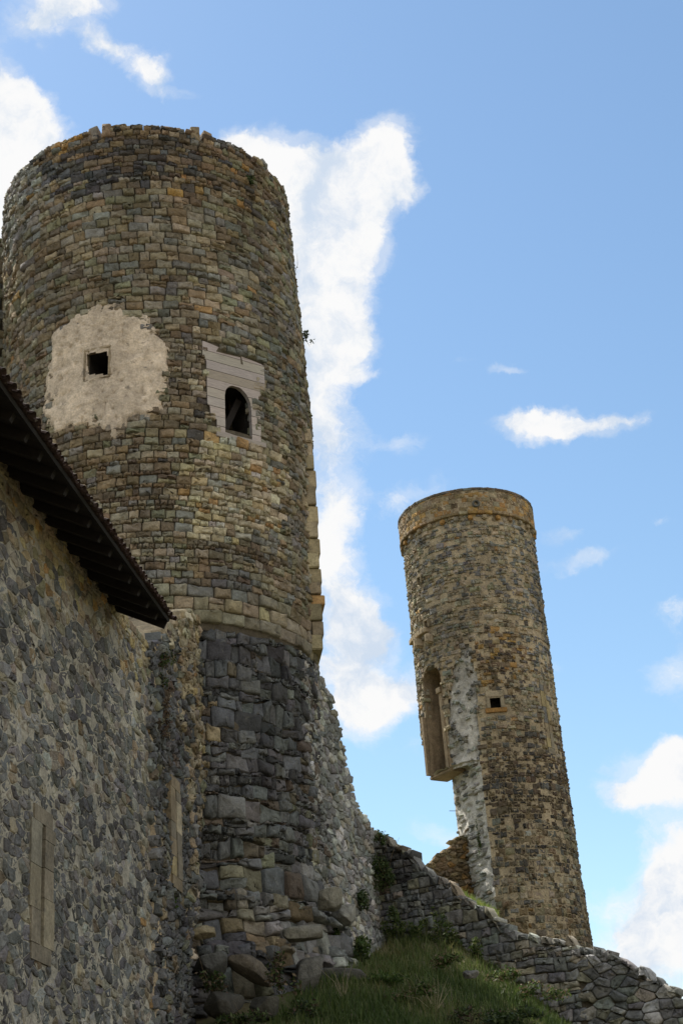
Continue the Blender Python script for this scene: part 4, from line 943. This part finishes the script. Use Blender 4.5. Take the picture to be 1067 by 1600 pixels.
# put-log holes
for px_, py_ in ((657, 907), (668, 975), (656, 968)):
    u_, v_ = xy2(px_, py_); th = u_/5; n_ = e2*math.sin(th)-g2*math.cos(th); t_ = e2*math.cos(th)+g2*math.sin(th); P = C2+n_*(R2+.05)+UPV*v_
    me = boxmesh('beam_hole', [(P+t_*.14, t_*.03, n_*.07, UPV*.17), (P-t_*.14, t_*.03, n_*.07, UPV*.17), (P+UPV*.18, t_*.16, n_*.07, UPV*.05)]); bevel_me(me, .012, 1, .004); setcol(me, (.2, .16, .1)); obj('beam_hole', me, M_ashlar, ROOT_2)
# iron rod
P = hit(714, 1267, 62.0); Q = hit(702, 1267, 61.5); dd = (Q-P); me = boxmesh('iron_rod', [((P+Q)/2, dd/2, np.array([0, 0, .012]), np.array([.012, 0, 0]))]); setcol(me, (.1, .06, .04)); obj('iron_rod', me, M_ashlar, ROOT_2)

# ================================================================== ORANGE RUIN FRAGMENT
fd = AZ(75); fn = rgt(75); FP = hit(695, 1350, 61.5); FPm = FP-fd*1.2
fmap0 = planemap(FPm, fd, fn); 
def fpx(p): return px2plane(p, FPm, fd, fn)
ft = fpx([(665,1368),(671,1350),(674,1338),(686,1336),(690,1326),(700,1322),(708,1312),(718,1306),(740,1300)]); fu = [p[0] for p in ft]; fv = [p[1] for p in ft]
ftop = lambda u: np.interp(u, fu, fv)
ROOT_F = empty('ruined_stub', (FP[0], FP[1], 12), 'small sunlit orange-brown stub of broken wall against the torn side of the slender tower', 'wall')
s = stones(voro(fu[0]-.1, fu[-1], 10.5, 17, .30, .19, .8, .1), fmap0, zoned(dict(orange=2.5, brown=3, tan=2, dbrown=1), [(ell(690, 1375, 30, 18, .7), dict(dbrown=2, brown=1))]), gap=.015, depth=(.0, .12), back=.5, skip=lambda u, v: (v > ftop(u)), rough=.02, tilt=.2)
wall_obj('wall', [(s, 0)], [M_stone, M_mortar_t2], ROOT_F, slab(fu[0], fu[-1], 10.5, lambda u: ftop(u)-.12, fmap0, .7, .15, w=-.04))

# ================================================================== BOULDERS
def boulder(x, y, D, sx_, sy_, sz_, rot, col, label, seed, tilt=(0, 0)):
    rs = np.random.RandomState(seed); bm = bmesh.new(); bmesh.ops.create_icosphere(bm, subdivisions=4, radius=1)
    pl = [(n/np.linalg.norm(n), rs.uniform(.52, .82)) for n in rs.normal(0, 1, (13, 3))]+[(np.array(n), rs.uniform(.62, .8)) for n in ((0, 0, 1.), (0, -1., 0), (1., 0, 0), (-1., 0, 0), (0, 0, -1.))]
    for v in bm.verts:
        p = np.array(v.co)
        for n, d in pl:
            k = p@n-d
            if k > 0: p = p-n*k*.96
        q = p*np.array([sx_, sy_, sz_])*1.25; q = q+p*(.05*float(fbm(q[0]*4+seed, q[2]*4+q[1]*3, seed)-.5)+.02*float(vn(q[0]*17, q[2]*17+q[1]*9, seed)-.5)); v.co = Vector(q)
    me = bpy.data.meshes.new('boulder'); bm.to_mesh(me); bm.free(); setcol(me, col); me.polygons.foreach_set('use_smooth', [True]*len(me.polygons))
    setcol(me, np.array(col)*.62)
    o = obj('boulder', me, M_basalt); P = hit(x, y, D); o.location = tuple(P); o.rotation_euler = (tilt[0], tilt[1], rot)
    return tag(o, label, 'boulder', 'boulders at the foot of the round tower')
BD = [(534,1536,36.0,.72,.5,.34,.1,(.12,.115,.10),'broad dark boulder half buried in grass right of the tower foot'),
      (482,1524,34.6,.34,.4,.50,.3,(.17,.165,.145),'upright grey boulder left of the broad dark boulder'),
      (392,1512,33.5,.60,.3,.20,.5,(.16,.135,.10),'long slanting brown slab leaning on the tower foot'),
      (318,1458,33.4,.33,.35,.17,.1,(.30,.25,.15),'small tan pointed stone wedged among dark blocks at left of tower foot'),
      (515,1405,35.3,.36,.3,.26,.2,(.26,.245,.19),'large pale boulder bulging from lower right of tower'),
      (540,1430,36.6,.30,.3,.30,.6,(.30,.29,.24),'pale angular stone at the corner where tower meets side wall'),
      (470,1460,34.3,.5,.3,.2,.1,(.24,.225,.175),'very wide pale block low on the right of the tower foot'),
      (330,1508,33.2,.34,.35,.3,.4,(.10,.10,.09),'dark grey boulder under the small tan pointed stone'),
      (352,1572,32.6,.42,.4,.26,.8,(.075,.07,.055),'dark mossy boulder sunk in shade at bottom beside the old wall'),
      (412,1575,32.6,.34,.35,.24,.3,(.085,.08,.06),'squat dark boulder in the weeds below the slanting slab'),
      (735,1522,36.2,.17,.16,.10,.3,(.2,.19,.17),'small loose stone lying in grass on the slope')]
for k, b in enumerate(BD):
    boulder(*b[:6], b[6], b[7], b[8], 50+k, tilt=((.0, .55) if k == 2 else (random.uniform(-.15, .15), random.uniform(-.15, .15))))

# ================================================================== VEGETATION
GR = [(.05, .08, .018), (.08, .11, .026), (.10, .12, .035), (.15, .14, .055), (.24, .20, .11)]
def blades(name, P, h, cols, lean=.5, width=.012):
    n = len(P); a = RS.uniform(0, 2*math.pi, n); d = np.stack([np.cos(a), np.sin(a), np.zeros(n)], 1); b = RS.uniform(0, 2*math.pi, n); l = np.stack([np.cos(b), np.sin(b), np.zeros(n)], 1)*(RS.uniform(.1, lean, n)*h)[:, None]
    wv = width*RS.uniform(.7, 1.4, n)[:, None]*d; up = UPV[None]
    V = np.stack([P-wv, P+wv, P+l*.3+up*(h*.55)[:, None]+wv*.8, P+l*.3+up*(h*.55)[:, None]-wv*.8, P+l+up*h[:, None]], 1).reshape(-1, 3); o = np.arange(n)*5
    me = rawmesh(name, V, np.stack([o, o+1, o+2, o+3], 1), np.stack([o+3, o+2, o+4], 1), np.repeat(cols, 5, 0), smooth=False); return me
pts = []; 
def scatter(n, a0, a1, d0, d1):
    az = np.radians(RS.uniform(a0, a1, n)); D = RS.uniform(d0, d1, n); x = np.sin(az)*D; y = np.cos(az)*D; return x, y
x, y = scatter(52000, -7.6, 9, 28, 44.5)
# keep in front of the terrace wall / side wall, outside the tower
side = (x-A_[0])*sn[0]+(y-A_[1])*sn[1] > .15; sidep = (x-PP0[0])*pnn[0]+(y-PP0[1])*pnn[1] > .3; tw = np.hypot(x-TC[0], y-TC[1]) > 5.2
k = side & sidep & tw; x, y = x[k], y[k]
pat = fbm(x*.5, y*.5, 44); ci = np.clip(pat*5.5-1.5+RS.normal(0, .8, len(x)), 0, 4.4).astype(int)
x2, y2 = scatter(11000, 1.2, 4.7, 49, 59); k2 = np.hypot(x2-C2[0], y2-C2[1]) > 3.1; x2, y2 = x2[k2], y2[k2]
ci2 = RS.choice([1, 2, 2, 3], len(x2))
X = np.concatenate([x, x2]); Y = np.concatenate([y, y2]); Z = terr(X, Y)-.02
hh = np.concatenate([RS.uniform(.06, .30, len(x))*(.5+1.2*fbm(x*.9, y*.9, 4)), RS.uniform(.15, .45, len(x2))])
cc_ = np.array(GR)[np.concatenate([ci, ci2])]*RS.uniform(.7, 1.3, (len(X), 1)); cc_[:len(x)] *= .9; cc_[len(x):] *= np.array([1.5, 1.7, 1.2])
me = blades('grass', np.stack([X, Y, Z], 1), hh, cc_); tag(obj('grass', me, M_leaf), 'rough mixed green and straw-coloured grass covering the slope under the walls', 'grass', kind='stuff')
def leafclump(P, R, n, ls, cols, parent, droop=0., seed=0, name='leaves'):
    rs = np.random.RandomState(seed); d = rs.normal(0, 1, (n, 3)); d /= np.linalg.norm(d, axis=1)[:, None]; r = rs.rand(n, 1)**.45
    # several sub-lobes give an uneven outline
    lob = rs.normal(0, .42, (7, 3)); li = rs.randint(0, 7, n); C = (lob[li]+d*r*(.35+.3*rs.rand(7)[li])[:, None])*np.array(R)
    C[:, 2] -= droop*np.linalg.norm(C[:, :2], axis=1); C = C+np.array(P)
    u = rs.normal(0, 1, (n, 3)); u /= np.linalg.norm(u, axis=1)[:, None]; v = np.cross(u, rs.normal(0, 1, (n, 3))); v /= np.linalg.norm(v, axis=1)[:, None]
    s = ls*rs.uniform(.6, 1.4, (n, 1)); V = np.stack([C-u*s, C+v*s*.42+u*s*.1, C+u*s, C-v*s*.42+u*s*.1], 1).reshape(-1, 3); o = np.arange(n)*4
    c = np.array(cols)[rs.randint(0, len(cols), n)]*rs.uniform(.6, 1.4, (n, 1))
    return obj(name, rawmesh(name, V, np.stack([o, o+1, o+2, o+3], 1), None, np.repeat(c, 4, 0), smooth=False), M_leaf, parent)
def stems(P0, tips, r, parent, col=(.12, .09, .05), name='stem'):
    V = []; Fq = []
    for T in tips:
        T = np.array(T); P = np.array(P0); mid = (P+T)/2+np.array([random.uniform(-.1, .1), random.uniform(-.1, .1), random.uniform(0, .12)])*np.linalg.norm(T-P)
        pts_ = [P, mid, T]; o = len(V)
        for k, q in enumerate(pts_):
            rr = r*(1-.35*k)
            for a in range(4): V.append(q+np.array([math.cos(a*math.pi/2), math.sin(a*math.pi/2)*.7, math.sin(a*math.pi/2)*.7])*rr)
        for k in range(2):
            for a in range(4): Fq.append([o+k*4+a, o+k*4+(a+1) % 4, o+k*4+4+(a+1) % 4, o+k*4+4+a])
    me = rawmesh(name, np.array(V), Fq, None, np.tile(col, (len(V), 1))); return obj(name, me, M_leaf, parent)
DG = [(.03, .05, .012), (.05, .075, .02), (.02, .035, .01), (.07, .09, .03)]; MG = [(.06, .10, .02), (.09, .12, .03), (.04, .07, .015)]; DRY = [(.16, .12, .07), (.10, .07, .04), (.07, .045, .03)]
def plant(kind, px_, D, R, n, ls, cols, label, cat='plant', droop=.2, seed=1, tips=5, group=None):
    P = hit(px_[0], px_[1], D); root = empty(kind, P, label, cat, group)
    leafclump(P, R, n, ls, cols, root, droop, seed)
    tv = [P+np.array(R)*RS.normal(0, .7, 3)+np.array([0, 0, R[2]*.4]) for _ in range(tips)]
    stems(P+np.array([0, .1, -R[2]*.6]), tv, .010, root)
    return root
def Dt(px_, py_, w=.0):
    u_, v_ = txy(px_, py_); P = tmap(np.array([u_]), np.array([v_]), np.array([w]))[0]; return math.hypot(P[0], P[1])
plant('wall_plant', (387, 284), Dt(387, 284, .15), (.26, .2, .26), 220, .05, DG, 'dark tuft growing high in the masonry near the rim of the big tower', seed=2)
plant('wall_plant', (478, 527), 38.6, (.26, .25, .12), 90, .05, DG, 'small leafy tuft sticking out of the right edge of the big tower against the cloud', seed=3, droop=0)
plant('wall_plant', (458, 420), 38.6, (.12, .12, .3), 26, .035, DRY, 'thin dry sprigs on the right edge of the big tower, above the leafy tuft', seed=4, droop=0)
D_p = lambda x_, y_: math.hypot(*(PP0+pd*ppx([(x_, y_)])[0][0])[:2])
plant('shrub', (560, 1412), D_p(560, 1412)-.35, (.3, .3, .36), 420, .06, DG, 'round dark green bush growing out of the pale side wall', 'shrub', seed=5)
plant('shrub', (517, 1462), D_p(517, 1462)-.7, (.2, .25, .34), 260, .055, DG, 'narrow dark bush where the pale side wall meets the tower foot', 'shrub', seed=6)
plant('shrub', (563, 1492), 38.2, (.55, .5, .62), 1100, .07, DG+MG, 'large dark green bush on the ground in front of the pale side wall', 'shrub', seed=7)
plant('ivy', (602, 1352), 42.8, (.42, .25, .7), 800, .05, DG, 'dark ivy covering the left end of the terrace wall', 'ivy', seed=8)
plant('shrub', (592, 1306), 42.6, (.22, .2, .24), 200, .05, DG, 'small green bush on top of the corner of side wall and terrace wall', 'shrub', seed=9)
D_h = lambda x_, y_: math.hypot(*(HP+ht*hpx([(x_, y_)])[0][0])[:2])
plant('shrub', (252, 1052), D_h(252, 1052)-.25, (.26, .3, .45), 420, .05, DG+DRY, 'dark shrub rooted high in the old wall below the roof corner', 'shrub', seed=10, droop=.1)
plant('shrub', (256, 1118), D_h(256, 1118)-.25, (.2, .3, .4), 260, .05, DRY, 'withered brown plant hanging on the old wall under the dark shrub', 'shrub', seed=20, droop=.4)
plant('wall_plant', (270, 1405), D_h(270, 1405)-.25, (.16, .2, .2), 160, .045, MG, 'little green fern on the old wall below its slit', seed=11)
plant('shrub', (436, 1520), 33.0, (.35, .3, .55), 420, .055, DG+DRY, 'scraggly half-dry bush in front of the tower foot', 'shrub', seed=12, tips=12)
plant('shrub', (330, 1535), 32.4, (.4, .3, .3), 360, .05, DG+DRY, 'tangled low weeds beside the old wall at the tower foot', 'shrub', seed=13, tips=12)
plant('shrub', (600, 1530), 35.5, (.5, .4, .22), 700, .05, MG, 'low spreading green weeds on the slope right of the broad boulder', 'shrub', seed=14)
plant('shrub', (815, 1592), 33.5, (.9, .5, .28), 1000, .06, DG, 'low dark bramble at the bottom of the slope', 'shrub', seed=15)
for k_, (a_, b_, d_, R_s, lb) in enumerate([((648, 1545), 0, 34.2, (.5, .4, .22), 'mottled olive weeds in the middle of the slope, below the loose stone'),
        ((735, 1585), 0, 33.6, (.6, .4, .25), 'dark low scrub near the bottom edge of the slope, left of the bramble'),
        ((845, 1545), 0, 38.0, (.5, .3, .3), 'olive scrub where the slope meets the lower terrace wall'),
        ((470, 1580), 0, 32.4, (.55, .4, .28), 'dark weeds at the bottom edge between squat boulder and broad boulder'),
        ((380, 1592), 0, 31.6, (.5, .4, .22), 'dark ground weeds at the very bottom below the dark mossy boulder'),
        ((700, 1500), 0, 37.5, (.45, .3, .2), 'soft green weeds behind the loose stone on the slope'),
        ((790, 1520), 0, 38.5, (.4, .3, .28), 'green weeds touching the terrace wall right of the loose stone')]):
    plant('shrub', a_, d_, R_s, 520, .05, (MG+DRY[:1]) if k_ in (0, 2, 5, 6) else (DG+DRY[2:]), lb, 'shrub', seed=30+k_, tips=9)
plant('wall_plant', (748, 1310), 60.7, (.08, .1, .55), 160, .045, DG+MG, 'green trailing plant on the pale torn face of the slender tower', seed=16, droop=0)
plant('wall_plant', (612, 1422), 41.0, (.2, .2, .2), 120, .05, DG, 'small dark plant in joints of the terrace wall', seed=17)
# tall weeds along the foot of the terrace wall
lab = ['far left, beside the large bush', 'second from the left', 'third from the left', 'in the middle', 'third from the right', 'second from the right', 'furthest right']
for k, (x_, hgt) in enumerate([(610, .7), (628, .9), (648, .6), (668, .8), (690, 1.0), (712, .6), (742, .5)]):
    yb = 1492+(x_-610)*.05; az, el = azel(x_, yb); d_ = ray(x_, yb)
    uu_ = spx([(x_, yb)])[0][0]; Dd = math.hypot(*(A_+sdv*uu_+sn*.5)[:2]); b_ = AZ(math.degrees(az))*Dd; b_[2] = terr([b_[0]], [b_[1]])[0]
    root = empty('weed', b_, 'feathery green weed along the terrace wall, '+lab[k], 'weed', 'tall weeds along the terrace wall')
    leafclump(b_+UPV*hgt*.5, (.28, .2, hgt*.5), 330, .045, MG+[(.12, .13, .05)], root, 0, 70+k)
    stems(b_, [b_+np.array([RS.normal(0, .15), RS.normal(0, .1), hgt*RS.uniform(.8, 1.15)]) for _ in range(7)], .008, root, (.12, .13, .05))
# dry stalks and leaning stick
for k, (x_, y_, lab_) in enumerate([(537, 1580, 'pale dry grass stalks below the broad dark boulder'), (676, 1540, 'dry straw stalks in the middle of the grassy slope'), (770, 1555, 'dry stalks low on the slope, right of the loose stone')]):
    P = hit(x_, y_, 34.); P[2] = terr([P[0]], [P[1]])[0]; root = empty('dry_stalks', P, lab_, 'dry grass', 'dry stalks on the slope')
    stems(P, [P+np.array([RS.normal(0, .3), RS.normal(0, .2), RS.uniform(.4, .9)]) for _ in range(9)], .008, root, (.32, .27, .16))
P = hit(648, 1352, 42.9); me = boxmesh('stick', [(P+UPV*.15, UPV*.22+np.array([-.05, 0, 0]), np.array([.012, 0, 0]), np.array([0, .012, 0]))]); setcol(me, (.1, .09, .07)); tag(obj('stick', me, M_leaf), 'thin upright twig standing on the terrace wall against the sky', 'stick')
